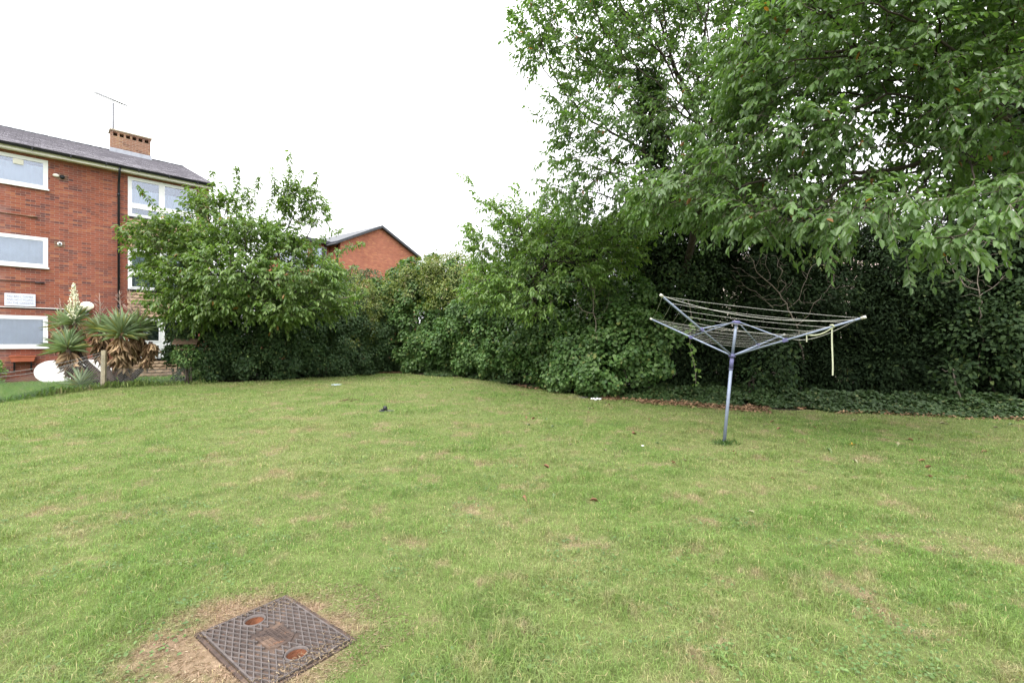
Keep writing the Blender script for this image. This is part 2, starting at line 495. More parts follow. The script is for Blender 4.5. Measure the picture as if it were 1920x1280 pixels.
M['pleaf'] = simple('pale_dry_leaf', (0.30, 0.28, 0.17), 0.7, var=0.25, scale=30)
M['gleaf'] = simple('greyish_green_leaf', (0.17, 0.24, 0.12), 0.6, var=0.25, scale=30)
M['soil'] = simple('dark_soil', (0.026, 0.020, 0.014), 0.95, var=0.5, scale=5, bump=0.8, spec=0.1)
M['yucca'] = leaf_mat('yucca_leaf', (0.25, 0.36, 0.19), (0.46, 0.55, 0.36), (0.42, 0.42, 0.15), 0.10, rough=0.4, trans=0.1)
M['yucca_dead'] = rnd_mat('dead_yucca_leaf', (0.18, 0.10, 0.055), (0.52, 0.37, 0.22), 0.8)
M['yucca_trunk'] = simple('yucca_trunk', (0.07, 0.05, 0.04), 0.95, var=0.5, scale=16, bump=1.0)
M['stalk'] = simple('dried_flower_stalk', (0.36, 0.26, 0.22), 0.85, var=0.2)
M['petal'] = simple('cream_petal', (0.66, 0.65, 0.47), 0.6, var=0.1)
M['post'] = simple('weathered_concrete', (0.30, 0.26, 0.18), 0.9, var=0.25, scale=12, bump=0.5)
M['soilslab'] = simple('dirty_concrete', (0.14, 0.13, 0.12), 0.9, var=0.3, scale=12, bump=0.5)
M['wire'] = simple('galvanised_wire', (0.42, 0.43, 0.43), 0.45, metal=0.5, var=0.15)
M['board'] = simple('white_plastic_board', (0.80, 0.79, 0.77), 0.45, var=0.05, scale=2)
M['signw'] = simple('bluish_white_enamel', (0.66, 0.70, 0.82), 0.4, var=0.04, scale=2)
M['alu'] = simple('blue_grey_painted_metal', (0.22, 0.26, 0.35), 0.5, metal=0.15, var=0.08, scale=20)
M['alu_mast'] = simple('galvanised_mast', (0.19, 0.225, 0.30), 0.5, metal=0.15, var=0.1, scale=20)
M['purple'] = simple('faded_blue_plastic', (0.10, 0.10, 0.21), 0.55, var=0.15, scale=10)
M['cord'] = simple('pale_washing_line', (0.46, 0.46, 0.42), 0.7, var=0.15, scale=30)
M['strap'] = simple('pale_yellow_cloth', (0.42, 0.44, 0.31), 0.85, var=0.12, scale=20)
M['cap'] = simple('white_end_cap', (0.50, 0.49, 0.44), 0.5, var=0.05)
def iron_mat():
    m, nt, b = mat_new('weathered_cast_iron')
    t = nt.nodes.new('ShaderNodeTexCoord').outputs['Object']
    c = mixc(nt, maprange(nt, noise_node(nt, t, 14, 6, .7), .35, .65), (0.040, 0.030, 0.027), (0.085, 0.060, 0.048))
    c = mixc(nt, maprange(nt, noise_node(nt, t, 5.5, 6, .7), .50, .66, 0, .75), c, (0.17, 0.115, 0.08))
    c = mixc(nt, maprange(nt, noise_node(nt, t, 22, 5, .7), .60, .70, 0, .6), c, (0.20, 0.09, 0.045))
    nt.links.new(c, b.inputs['Base Color']); b.inputs['Roughness'].default_value = .85; b.inputs['Specular IOR Level'].default_value = .2
    bn = nt.nodes.new('ShaderNodeBump'); bn.inputs['Strength'].default_value = .7; bn.inputs['Distance'].default_value = .004
    nt.links.new(noise_node(nt, t, 70, 5, .7), bn.inputs['Height']); nt.links.new(bn.outputs[0], b.inputs['Normal'])
    return m
M['iron'] = iron_mat()
M['iron_lt'] = simple('worn_iron_rib', (0.10, 0.084, 0.078), 0.65, metal=0.1, var=0.3, scale=18, bump=0.4)
M['rust'] = simple('rust', (0.16, 0.062, 0.03), 0.9, var=0.5, scale=25, bump=0.6)
M['terra'] = simple('terracotta', (0.36, 0.10, 0.05), 0.8, var=0.15)
M['paper'] = simple('white_paper', (0.80, 0.80, 0.82), 0.8, var=0.05)
M['bluedisc'] = simple('pale_blue_plastic', (0.42, 0.50, 0.60), 0.4, var=0.1)
M['birdwood'] = simple('weathered_wood', (0.13, 0.085, 0.055), 0.85, var=0.3, scale=12, bump=0.4)
M['globe'] = simple('lit_lamp_globe', (0.80, 0.76, 0.60), 0.3, var=0.02, emis=0.25)
M['letter'] = simple('grey_lettering', (0.30, 0.29, 0.36), 0.7, var=0.1)
M['grey'] = simple('grey_metal', (0.35, 0.36, 0.37), 0.4, metal=0.6, var=0.1)
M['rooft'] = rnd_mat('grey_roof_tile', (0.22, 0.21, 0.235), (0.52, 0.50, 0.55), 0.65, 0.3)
M['pinktile'] = rnd_mat('pale_pink_roof_tile', (0.16, 0.12, 0.11), (0.52, 0.41, 0.38), 0.8)
M['hang'] = rnd_mat('tan_hanging_tile', (0.30, 0.20, 0.135), (0.46, 0.33, 0.23), 0.8)
M['render'] = simple('pale_render', (0.60, 0.53, 0.46), 0.9, var=0.08)

# ------------------------------------------------------------------ ground
EDGE = [(-40, 17), (-24, 14.2), (-13.6, 14.6), (-10.0, 15.0), (-7.7, 16.5), (-6.4, 18.2), (-5.6, 19.7), (-4.6, 19.9), (-3.6, 18.6), (-2.0, 17.6), (-0.4, 15.8), (0.6, 14.3), (2.3, 12.9), (3.7, 11.7), (5.4, 10.7), (7.6, 9.9), (10, 9.3), (14, 8.8), (40, 8)]
ex = np.array([p[0] for p in EDGE]); ey = np.array([p[1] for p in EDGE])
def edge_y(x):
    return np.interp(x, ex, ey)

def grid_sheet(name, xs, ys, zfun, mat, mask=None):
    X, Y = np.meshgrid(xs, ys)
    Z = zfun(X, Y)
    V = np.stack([X.ravel(), Y.ravel(), Z.ravel()], 1)
    nx, ny = len(xs), len(ys)
    i = np.arange(nx - 1)[None, :] + np.arange(ny - 1)[:, None] * nx
    F = np.stack([i, i + 1, i + 1 + nx, i + nx], -1).reshape(-1, 4)
    if mask is not None:
        F = F[mask(V[F].mean(1))]
    return raw_mesh(name, V, F, mat)
xs = np.concatenate([np.array([-400, -200, -100, -60]), np.arange(-40, 40.1, 0.5), np.array([60, 100, 200, 400])])
ys = np.concatenate([np.array([-300, -100, -40, -20, -10, -5]), np.arange(-3, 40.1, 0.5), np.array([60, 100, 200, 500])])
cc = COVER_C
def ground_z(x, y):
    return gz(x, y)
khw = [(cc[0] + k_ * math.cos(math.radians(-37.5)), cc[1] + k_ * math.sin(math.radians(-37.5))) for k_ in (-.225, .215)]
xs = np.sort(np.concatenate([xs] + [[a - .05, a + .05] for a, b_ in khw])); ys = np.sort(np.concatenate([ys] + [[b_ - .05, b_ + .05] for a, b_ in khw]))
g = grid_sheet('lawn', xs, ys, ground_z, M['lawn'], lambda c: ~np.any([(abs(c[:, 0] - a) < .04) & (abs(c[:, 1] - b_) < .04) for a, b_ in khw], axis=0)); tag(g, kind='structure')
# soil under the shrubs: a strip following the lawn edge
sxs = np.arange(-10.4, 26, 0.25)
V = []; F = []
offs = [0, 0.4, 1, 2, 3, 4.5, 6, 8, 11, 15]
for i, x in enumerate(sxs):
    e = edge_y(x) + 0.12 * math.sin(x * 3.1) + 0.1 * math.sin(x * 7.7 + 1)
    for j, o in enumerate(offs):
        y = e + o
        V.append((x, y, float(gz(x, y)) + 0.004 + (0.05 if j > 1 else 0.0)))
n = len(offs)
for i in range(len(sxs) - 1):
    for j in range(n - 1):
        a = i * n + j
        F.append((a, a + n, a + n + 1, a + 1))
s = raw_mesh('soil_bed', np.array(V), np.array(F), M['soil']); tag(s, kind='structure')

# ------------------------------------------------------------------ grass
ang_ab = math.radians(-37.5)
def cover_local(x, y):
    dx = x - cc[0]; dy = y - cc[1]
    return dx * math.cos(ang_ab) + dy * math.sin(ang_ab), -dx * math.sin(ang_ab) + dy * math.cos(ang_ab)

def grass():
    Ps = []; Ls = []; Ws = []
    def batch(y0, y1, dens0, L0, W0):
        # density falls with distance
        n = int(dens0 * (y1 - y0) * 2.3 * (y0 + y1) / 2)
        y = np.sqrt(rng.random(n) * (y1 ** 2 - y0 ** 2) + y0 ** 2)
        x = (rng.random(n) * 2 - 1) * y * 1.16
        clump = vnoise(x, y, 9, 1) * 0.6 + vnoise(x, y, 2.3, 2) * 0.4
        keep = rng.random(n) < 0.35 + 0.9 * clump
        dcov = np.hypot(x - cc[0] + 0.05, (y - cc[1]) * 1.25) - (vnoise(x, y, 4, 3) - .5) * 0.45
        keep &= rng.random(n) < np.clip((dcov - 0.34) / 0.22, 0.20, 1)
        la, lb = cover_local(x, y)
        ins = (abs(la) < 0.345) & (abs(lb) < 0.235)
        over = (la < -0.2) & (lb < -0.12) | (lb < -0.12) & (la > 0.0) & (vnoise(x, y, 8, 4) > 0.45)   # turf creeping over the edges
        keep &= ~ins | (over & (rng.random(n) < 0.45))
        keep &= (y < edge_y(x) + 0.1 * np.sin(x * 5)) | (x < -10.3)
        keep &= ~((x < -12.0) & (y > 15.6 + (x + 16) * 0.9))
        x, y, dcov, clump = x[keep], y[keep], dcov[keep], clump[keep]
        L = L0 * (0.5 + 0.9 * rng.random(len(x))) * (0.65 + 0.8 * clump)
        L *= np.clip((dcov - 0.3) / 0.5, 0.45, 1)
        L *= 0.75 + 0.75 * sstep(.55, .8, vnoise(x, y, 3.1, 12)) + 0.35 * sstep(.6, .85, vnoise(x, y, 11, 13))
        beyond = (y > 14.2) & (x < -9.5) | (x < -11.8) & (y > 11.5)
        L = np.where(beyond, L * 1.8, L)
        Ps.append(np.stack([x, y, gz(x, y)], 1)); Ls.append(L); Ws.append(np.full(len(x), W0) * (0.7 + 0.6 * rng.random(len(x))))
    batch(1.75, 3.2, 19000, 0.040, 0.0023)
    batch(3.2, 5.5, 11000, 0.038, 0.0030)
    batch(5.5, 9, 5200, 0.036, 0.0046)
    batch(9, 14, 2200, 0.036, 0.0070)
    batch(14, 21, 900, 0.040, 0.0110)
    P = np.concatenate(Ps); L = np.concatenate(Ls); Wd = np.concatenate(Ws)
    n = len(P)
    th = rng.random(n) * 2 * np.pi
    h = np.stack([np.cos(th), np.sin(th), np.zeros(n)], 1)
    lean = rng.random(n) * 1.3 + 0.2
    th2 = th + np.pi / 2 + rng.normal(0, .5, n)
    s = np.stack([np.cos(th2), np.sin(th2), np.zeros(n)], 1)
    up = np.array([0, 0, 1.0])
    mid = P + (up * 0.62 + h * lean[:, None] * 0.28) * L[:, None]
    tip = P + (up * (1.05 - lean[:, None] * 0.45) + h * lean[:, None] * 0.95) * L[:, None]
    V = np.stack([P - s * Wd[:, None] * .5, mid - s * Wd[:, None] * .5, tip, mid + s * Wd[:, None] * .5], 1)
    V = np.concatenate([V, (P + s * Wd[:, None] * .5)[:, None]], 1).reshape(-1, 3)
    i = np.arange(n)[:, None] * 5
    F = i + np.array([[0, 4, 3, 1]]); 
    T = i + np.array([[1, 3, 2, 2]])
    # kite of two faces: lower quad and folded upper triangle (tip repeated as a 4th point a hair away)
    F1 = i + np.array([[0, 4, 3, 2]]); F2 = i + np.array([[0, 2, 1, 1]])
    Fq = np.concatenate([F1], 0)
    # use quads only: base-left, base-right, mid-right, tip  +  base-left, tip... collapses -> simple leaf-shaped quad
    V2 = np.stack([P, mid - s * Wd[:, None] * .5, tip, mid + s * Wd[:, None] * .5], 1).reshape(-1, 3)
    Fq = np.arange(n)[:, None] * 4 + np.array([[0, 1, 2, 3]])
    o = raw_mesh('grass', V2, Fq, M['blade'], None, rng.random(n))
    tag(o, 'short patchy mown grass with dry straw blades covering the lawn', 'grass', kind='stuff')
    # low broad-leaved weeds and clover in the turf, near the camera
    nc = 900
    y = 1.9 + 7 * rng.random(nc) ** 1.4; x = (rng.random(nc) * 2 - 1) * y * 1.12
    ok = (vnoise(x, y, 1.6, 9) > 0.5) & (np.hypot(x - cc[0], y - cc[1]) > 0.45)
    x, y = x[ok], y[ok]
    k = 22
    cx = np.repeat(x, k) + rng.normal(0, .055, len(x) * k); cy = np.repeat(y, k) + rng.normal(0, .06, len(x) * k)
    la, lb = cover_local(cx, cy); ok = (abs(la) > .38) | (abs(lb) > .25); cx, cy = cx[ok], cy[ok]
    n = len(cx)
    th = rng.random(n) * 6.28
    D = np.stack([np.cos(th), np.sin(th), rng.normal(.15, .25, n)], 1)
    Nn = np.stack([rng.normal(0, .35, n), rng.normal(0, .35, n), np.ones(n)], 1)
    P = np.stack([cx, cy, gz(cx, cy) + 0.012 + 0.018 * rng.random(n)], 1)
    L = 0.010 + 0.013 * rng.random(n)
    w = leaves('lawn_weeds', P, D, Nn, L, L * .7, rng.random(n), M['weed'], None, IVY)
    tag(w, 'low clumps of broad-leaved weeds growing through the mown turf', 'weeds', kind='stuff')
grass()

# ------------------------------------------------------------------ foliage builders
def in_ell(n, c, r, shell=0.25):
    d = nrm(rng.normal(size=(n, 3)))
    return np.array(c) + d * (rng.random(n) ** shell)[:, None] * np.array(r)

def colonize(attr, trunk, D=0.28, di=2.4, dk=0.45, iters=140, grav=-0.0):
    P = [np.array(p, float) for p in trunk]; par = [-1] + list(range(len(trunk) - 1))
    kids = [1] * len(P); kids[-1] = 0
    A = np.array(attr); live = np.ones(len(A), bool)
    NP = np.array(P)
    A = A.astype(np.float32); NP = NP.astype(np.float32)
    d = np.linalg.norm(A[:, None] - NP[None], axis=2)
    near = d.argmin(1); dist = d.min(1)
    first = True
    for it in range(iters):
        idx = np.where(live & (dist < di))[0]
        if len(idx) == 0:
            if first and live.any():
                idx = np.array([np.where(live)[0][dist[live].argmin()]])
            else:
                di *= 1.5
                if di > 12: break
                continue
        dirs = nrm(A[idx] - np.array(P)[near[idx]])
        acc = {}
        for i, nn in zip(idx, near[idx]): acc.setdefault(int(nn), []).append(i)
        new = []
        arr = np.array(P)
        for nn, lst in acc.items():
            if kids[nn] >= 3: continue
            v = nrm(A[lst] - arr[nn]).sum(0) + np.array([0, 0, grav])
            v = v / (np.linalg.norm(v) + 1e-9) + rng.normal(0, .12, 3)
            v /= np.linalg.norm(v)
            new.append((nn, arr[nn] + v * D))
        if not new: 
            # everything blocked: release by killing what those nodes reach
            live[idx] = False
            continue
        base = len(P)
        for nn, p in new:
            P.append(p); par.append(nn); kids.append(0); kids[nn] += 1
        Q = np.array([p for _, p in new], dtype=np.float32)
        li = np.where(live)[0]
        dd = np.linalg.norm(A[li][:, None] - Q[None], axis=2)
        m = dd.min(1); am = dd.argmin(1)
        better = m < dist[li]
        dist[li[better]] = m[better]; near[li[better]] = base + am[better]
        live &= dist > dk
        first = False
        if len(P) > 16000: break
    return np.array(P), np.array(par)

def skeleton_mesh(P, par, r_tip=0.006, power=2.4, rmax=None, minr=0.0, k=5):
    n = len(P)
    acc = np.zeros(n); cnt = np.zeros(n, int)
    for i in range(n - 1, -1, -1):
        if acc[i] == 0: acc[i] = r_tip ** power
        cnt[i] += 1
        if par[i] >= 0:
            acc[par[i]] += acc[i]; cnt[par[i]] += cnt[i]
    R = acc ** (1 / power)
    if rmax: R = np.minimum(R, rmax) if R.max() < rmax else R * (1 - (1 - rmax / R.max()) * (R / R.max()))
    ch = [[] for _ in range(n)]
    for i in range(1, n):
        if par[i] >= 0: ch[par[i]].append(i)
    mb = MB()
    stack = [(None, 0)]
    while stack:
        p0, s = stack.pop()
        pts = []; rs = []
        if p0 is not None: pts.append(P[p0]); rs.append(min(R[p0], R[s] * 1.3))
        c = s
        while True:
            pts.append(P[c]); rs.append(R[c])
            if not ch[c]: break
            kk = sorted(ch[c], key=lambda j: -R[j])
            for o in kk[1:]: stack.append((c, o))
            c = kk[0]
        if len(pts) > 1 and max(rs) > minr:
            mb.tube(pts, rs, k if max(rs) > 0.02 else 3, cap=False)
    return mb, R, cnt

def add_twigs(P, par, cnt, centre, per=2.0, maxcnt=6, tl=(0.3, 0.6), sp=0.05, L=0.11, wr=0.45, droop=0.55, upb=0.35, ldroop=0.7, keep=None):
    idx = np.where(cnt <= maxcnt)[0]
    idx = idx[par[idx] >= 0]
    k = rng.poisson(per, len(idx))
    src = np.repeat(idx, k)
    n = len(src)
    bd = nrm(P[src] - P[par[src]])
    out = nrm(P[src] - np.array(centre))
    d = nrm(bd * 0.6 + out * 0.5 + rng.normal(0, .5, (n, 3)) + np.array([0, 0, upb]))
    l = tl[0] + (tl[1] - tl[0]) * rng.random(n)
    s0 = P[src]
    if keep is not None:
        m = keep(s0); src, d, l, s0 = src[m], d[m], l[m], s0[m]; n = len(src)
    def pos(t): return s0 + d * (l * t)[:, None] - np.array([0, 0, 1.0]) * (droop * (l * t) ** 2)[:, None]
    # stems
    rad = 0.0028
    rings = []
    a = nrm(np.cross(d, rng.normal(size=(n, 3)))); b = np.cross(d, a)
    for t in (0, .5, 1.0):
        c = pos(np.full(n, t)); rr = rad * (1.15 - .8 * t)
        for j in range(3):
            w = 2.094 * j
            rings.append(c + (a * math.cos(w) + b * math.sin(w)) * rr)
    TV = np.stack(rings, 1).reshape(-1, 3)
    q = []
    for i in range(2):
        for j in range(3):
            q.append([i * 3 + j, i * 3 + (j + 1) % 3, (i + 1) * 3 + (j + 1) % 3, (i + 1) * 3 + j])
    TF = (np.array(q)[None] + (np.arange(n) * 9)[:, None, None]).reshape(-1, 4)
    # leaves
    Kmax = int(tl[1] / sp) + 1
    PP = []; DD = []; NN = []
    side = nrm(np.cross(d, np.array([0, 0, 1.0])) + rng.normal(0, .25, (n, 3)))
    for q in range(1, Kmax + 1):
        t = q * sp / l * (1 + 0.0 * l)
        m = t <= 1.02
        if not m.any(): break
        tt = np.minimum(t, 1)
        p = pos(tt)[m]
        tan = nrm(d - np.array([0, 0, 2.0]) * (droop * l * tt)[:, None])[m]
        sg = 1 if q % 2 else -1
        dd = tan * 0.55 + side[m] * sg * 0.75 + np.array([0, 0, -ldroop]) + rng.normal(0, .28, (m.sum(), 3))
        last = (t[m] + sp / l[m]) > 1.02
        dd[last] = tan[last] + np.array([0, 0, -ldroop * .6])
        nn = np.array([0, 0, 1.0]) + side[m] * sg * (-0.1) + rng.normal(0, .45, (m.sum(), 3)) + tan * 0.3
        PP.append(p); DD.append(dd); NN.append(nn)
    PP = np.concatenate(PP); DD = np.concatenate(DD); NN = np.concatenate(NN)
    ll = L * (0.6 + 0.6 * rng.random(len(PP)))
    return (TV, TF), (PP, DD, NN, ll, ll * wr)

def tree(name, label, cat, trunk, ells, nattr, leafm, barkm=None, L=0.11, wr=0.46, per=2.0, maxcnt=6, tl=(.3, .6), sp=.05, thin=0.0, extra=None,
         D=0.28, dk=0.45, droop=.55, upb=.35, ldroop=.7, r_tip=.006, rmax=None, shell=0.3, group=None, nscale=0.9, keep=None, shoots=None):
    root = empty(name, tuple(trunk[0]), label=label, cat=cat, group=group)
    vols = np.array([e[1][0] * e[1][1] * e[1][2] for e in ells]) if len(ells[0]) == 2 else np.array([e[1][0] * e[1][1] * e[1][2] * e[2] for e in ells])
    share = vols / vols.sum()
    A = np.concatenate([in_ell(int(nattr * s) + 6, e[0], e[1], shell) for e, s in zip(ells, share)])
    if thin > 0:
        nv = np.array([mnoise.noise(Vector(a) * nscale) for a in A])
        A = A[nv > -0.35 + thin * 0.5]
    if extra is not None: A = np.concatenate([A, extra])
    P, par = colonize(A, trunk, D=D, dk=dk)
    mb, R, cnt = skeleton_mesh(P, par, r_tip=r_tip, rmax=rmax)
    o = np.array(trunk[0])
    mb.v = [(v[0] - o[0], v[1] - o[1], v[2] - o[2]) for v in mb.v]
    mb.build('trunk', barkm or M['bark'], root)
    centre = A.mean(0)
    (TV, TF), (PP, DD, NN, ll, ww) = add_twigs(P, par, cnt, centre, per, maxcnt, tl, sp, L, wr, droop, upb, ldroop, keep)
    if shoots:
        a1, a2, a3, a4, a5, a6 = leafy_shoots(shoots, L)
        TF = np.concatenate([TF, a2 + len(TV)]); TV = np.concatenate([TV, a1])
        PP = np.concatenate([PP, a3]); DD = np.concatenate([DD, a4]); NN = np.concatenate([NN, a5]); ll = np.concatenate([ll, a6]); ww = ll * wr
    crown = leaves('crown', PP - o, DD, NN, ll, ww, rng.random(len(PP)), leafm, root, extra=(TV - o, TF, M['bark_lt']))
    print(name, 'nodes', len(P), 'leaves', len(PP))
    return root

def leafy_shoots(lines, L=.13, sp=.028, bend=.12):
    """young upright shoots: a stem with leaves hanging all round it"""
    TV = []; TF = []; PP = []; DD = []; NN = []; k0 = 0
    for p, q in lines:
        p = np.array(p); q = np.array(q); ln = np.linalg.norm(q - p); ax = (q - p) / ln
        sd = nrm(rng.normal(size=3)); sd = nrm(sd - ax * sd.dot(ax)); s2 = np.cross(ax, sd)
        t = np.linspace(0, 1, 12)
        c = p + (q - p) * t[:, None] + sd * (np.sin(t * 3.0) * bend * ln * .5)[:, None] + rng.normal(0, .008, (12, 3))
        for i in range(12):
            rr = .011 * (1.1 - .9 * t[i])
            for j in range(3):
                w = 2.094 * j; TV.append(c[i] + (sd * math.cos(w) + s2 * math.sin(w)) * rr)
        for i in range(11):
            for j in range(3): TF.append([k0 + i * 3 + j, k0 + i * 3 + (j + 1) % 3, k0 + (i + 1) * 3 + (j + 1) % 3, k0 + (i + 1) * 3 + j])
        k0 += 36
        n = int(ln / sp * 1.8)
        tt = np.sort(rng.random(n)); cc_ = np.stack([np.interp(tt, t, c[:, i]) for i in range(3)], 1)
        az = np.arange(n) * 2.4 + rng.normal(0, .4, n)
        rad = sd * np.cos(az)[:, None] + s2 * np.sin(az)[:, None]
        reach = rng.random(n) ** 2 * .16 * (1.1 - tt)
        PP.append(cc_ + rad * reach[:, None]); DD.append(rad * .7 + ax * .15 + np.array([0, 0, -.55]) + rng.normal(0, .2, (n, 3))); NN.append(rad * .5 + ax + rng.normal(0, .3, (n, 3)))
    PP = np.concatenate(PP); ll = L * (.6 + .5 * rng.random(len(PP)))
    return np.array(TV), np.array(TF), PP, np.concatenate(DD), np.concatenate(NN), ll

def shrub(name, label, cat, blobs, leafm, L=0.075, wr=0.95, dens=260, clump=(.22, .48), group=None, cl_dens=3.0, tmpl=IVY, stems=5, base=None, droop=.6, back=0.25, fill=1.0, loose=0.0, mixm=None, lift=0.0):
    """dense mass: leaf clumps heaped over each blob, plus darker filling inside"""
    b0 = base if base is not None else (blobs[0][0][0], blobs[0][0][1], float(gz(blobs[0][0][0], blobs[0][0][1])))
    root = empty(name, b0, label=label, cat=cat, group=group)
    o = np.array(b0)
    C = np.array([b[0] for b in blobs]); Rr = np.array([b[1] for b in blobs])
    PP = []; OO = []
    for c, r in zip(C, Rr):
        area = 4 * np.pi * ((r[0] * r[1]) ** 1.6 / 3 + (r[0] * r[2]) ** 1.6 / 3 + (r[1] * r[2]) ** 1.6 / 3) ** (1 / 1.6)
        nc = int(area * cl_dens)
        d = nrm(rng.normal(size=(nc, 3)))
        cc_ = c + d * r * (0.90 + 0.16 * rng.random(nc))[:, None]
        nn = nrm(d / r)
        # drop clumps that face away or lie deep inside another blob
        ok = (nn[:, 1] < back + 0.35 * rng.random(nc)) & (cc_[:, 2] > gz(cc_[:, 0], cc_[:, 1]) - 0.05)
        for c2, r2 in zip(C, Rr):
            q = np.linalg.norm((cc_ - c2) / r2, axis=1)
            ok &= q > 0.80
        cc_ = cc_[ok]; nn = nn[ok]
        rad = clump[0] + (clump[1] - clump[0]) * rng.random(len(cc_)) ** 1.5
        k = (dens * rad ** 2 * 5.0).astype(int) + 3
        src = np.repeat(np.arange(len(cc_)), k)
        d2 = nrm(rng.normal(size=(len(src), 3)) + nn[src] * 0.8 + np.array([0, -.25, .25]))
        p = cc_[src] + d2 * (rad[src] * (1 - 0.45 * rng.random(len(src)) ** 1.5) * (1 + loose * rng.random(len(src))))[:, None]
        PP.append(p); OO.append(d2 * 0.8 + nn[src] * 0.5)
        # filling
        nf = int(area * 200 * fill)
        p = in_ell(nf, c, r * 0.93, 0.12)
        m = p[:, 1] < c[1] + r[1] * 0.55
        PP.append(p[m]); OO.append(nrm(p[m] - c))
    P = np.concatenate(PP); O = np.concatenate(OO)
    gg = gz(P[:, 0], P[:, 1])
    m = P[:, 2] > gg + 0.02 + lift
    P, O = P[m], O[m]
    n = len(P)
    D = O * 0.5 + np.array([0, 0, -droop]) + rng.normal(0, .5, (n, 3))
    Nn = O + np.array([0, 0, .55]) + rng.normal(0, .35, (n, 3))
    ll = L * (.55 + .7 * rng.random(n))
    leaves('foliage', P - o, D, Nn, ll, ll * wr, rng.random(n), leafm, root, tmpl)
    mb = MB()
    for i in range(stems):
        c = C[i % len(C)]; r = Rr[i % len(C)]
        x0 = c[0] + rng.uniform(-.4, .4) * r[0]; y0 = c[1] - rng.uniform(0.1, .45) * r[1]
        z0 = float(gz(x0, y0))
        e = c + nrm(rng.normal(size=3)) * r * 0.7
        pts = []
        for t in np.linspace(0, 1, 7):
            q = (1 - t) * np.array([x0, y0, z0]) + t * e + np.array([0, 0, 0.3 * math.sin(t * 3.1)]) + rng.normal(0, .04, 3)
            pts.append(q - o)
        mb = MB()
        mb.tube(pts, [0.03 * (1 - .8 * t) for t in np.linspace(0, 1, 7)], 5)
        mb.build('stem', M['bark_lt'] if i % 2 else M['bark'], root)
    print(name, 'leaves', n)
    return root

def E(px, py, Y, rx, ry, rz, w=1.0):
    return (at(px, py, Y), np.array([rx, ry, rz]), w)
def B(px, py, Y, rx, ry, rz):
    return (at(px, py, Y), np.array([rx, ry, rz], float))
def gp(px, Y):
    x = (px - 960) / FPX * Y
    return np.array([x, Y, float(gz(x, Y))])
def line_attr(p, q, step=0.22, jit=0.05):
    p = np.array(p); q = np.array(q); n = int(np.linalg.norm(q - p) / step) + 2
    t = np.linspace(0, 1, n)[:, None]
    return p + (q - p) * t + rng.normal(0, jit, (n, 3))

# ------------------------------------------------------------------ left cherry tree
b = gp(500, 16.9)
tr = [b, b + [0.03, 0, .4], b + [.0, 0, .8], b + [-.05, 0, 1.2], b + [-.05, -.05, 1.6]]
Y = 15.1
sh_l = [(at(a, b_, Y + dz), at(c, d, Y + dz2)) for a, b_, dz, c, d, dz2 in (
    (512, 470, 0, 541, 282, .3), (535, 400, .1, 510, 312, 0), (545, 380, .1, 568, 318, .2), (560, 430, 0, 594, 322, .2), (575, 400, .1, 612, 372, .1), (440, 460, 0, 443, 310, 0), (415, 450, 0, 400, 320, 0),
    (455, 410, 0, 486, 325, 0), (470, 400, 0, 462, 350, .1), (430, 400, 0, 412, 362, .2), (570, 460, 0, 640, 432, -.3), (600, 490, 0, 684, 455, -.5), (330, 440, -.2, 232, 406, -.6), (330, 420, -.2, 258, 345, -.3),
    (320, 500, 0, 236, 500, 0), (350, 560, 0, 270, 572, 0), (370, 420, 0, 378, 352, 0), (390, 430, -.2, 345, 345, -.1), (300, 470, -.3, 225, 450, -.5), (490, 420, 0, 520, 350, .1), (640, 560, -.2, 690, 545, -.3), (610, 520, -.2, 668, 500, -.3))]
tree('cherry_tree', 'young bushy cherry tree with upright leafy shoots in front of the red brick flats', 'tree', tr,
     [E(430, 520, Y, 2.4, 1.7, 1.05), E(545, 520, Y, 1.7, 1.4, 1.0), E(325, 455, Y - .2, 1.3, 1.1, .75), E(450, 440, Y, 1.7, 1.2, .45), E(605, 565, Y, .9, .8, .55), E(552, 385, Y + .1, .6, .5, .75), E(592, 405, Y, .45, .4, .5), E(440, 375, Y, .5, .4, .45), E(385, 385, Y - .1, .7, .5, .45),
      E(390, 570, Y - .2, 1.7, 1.2, .65),  E(548, 460, Y, .7, .7, .4), E(310, 550, Y - .2, .9, .8, .5), E(530, 575, Y - .2, 1.2, 1.0, .5)],
     10000, M['cherry_yg'], L=.15, per=2.0, maxcnt=9, tl=(.2, .5), sp=.045, thin=.25, shoots=sh_l, D=.17, dk=.20, shell=.45, ldroop=.85)

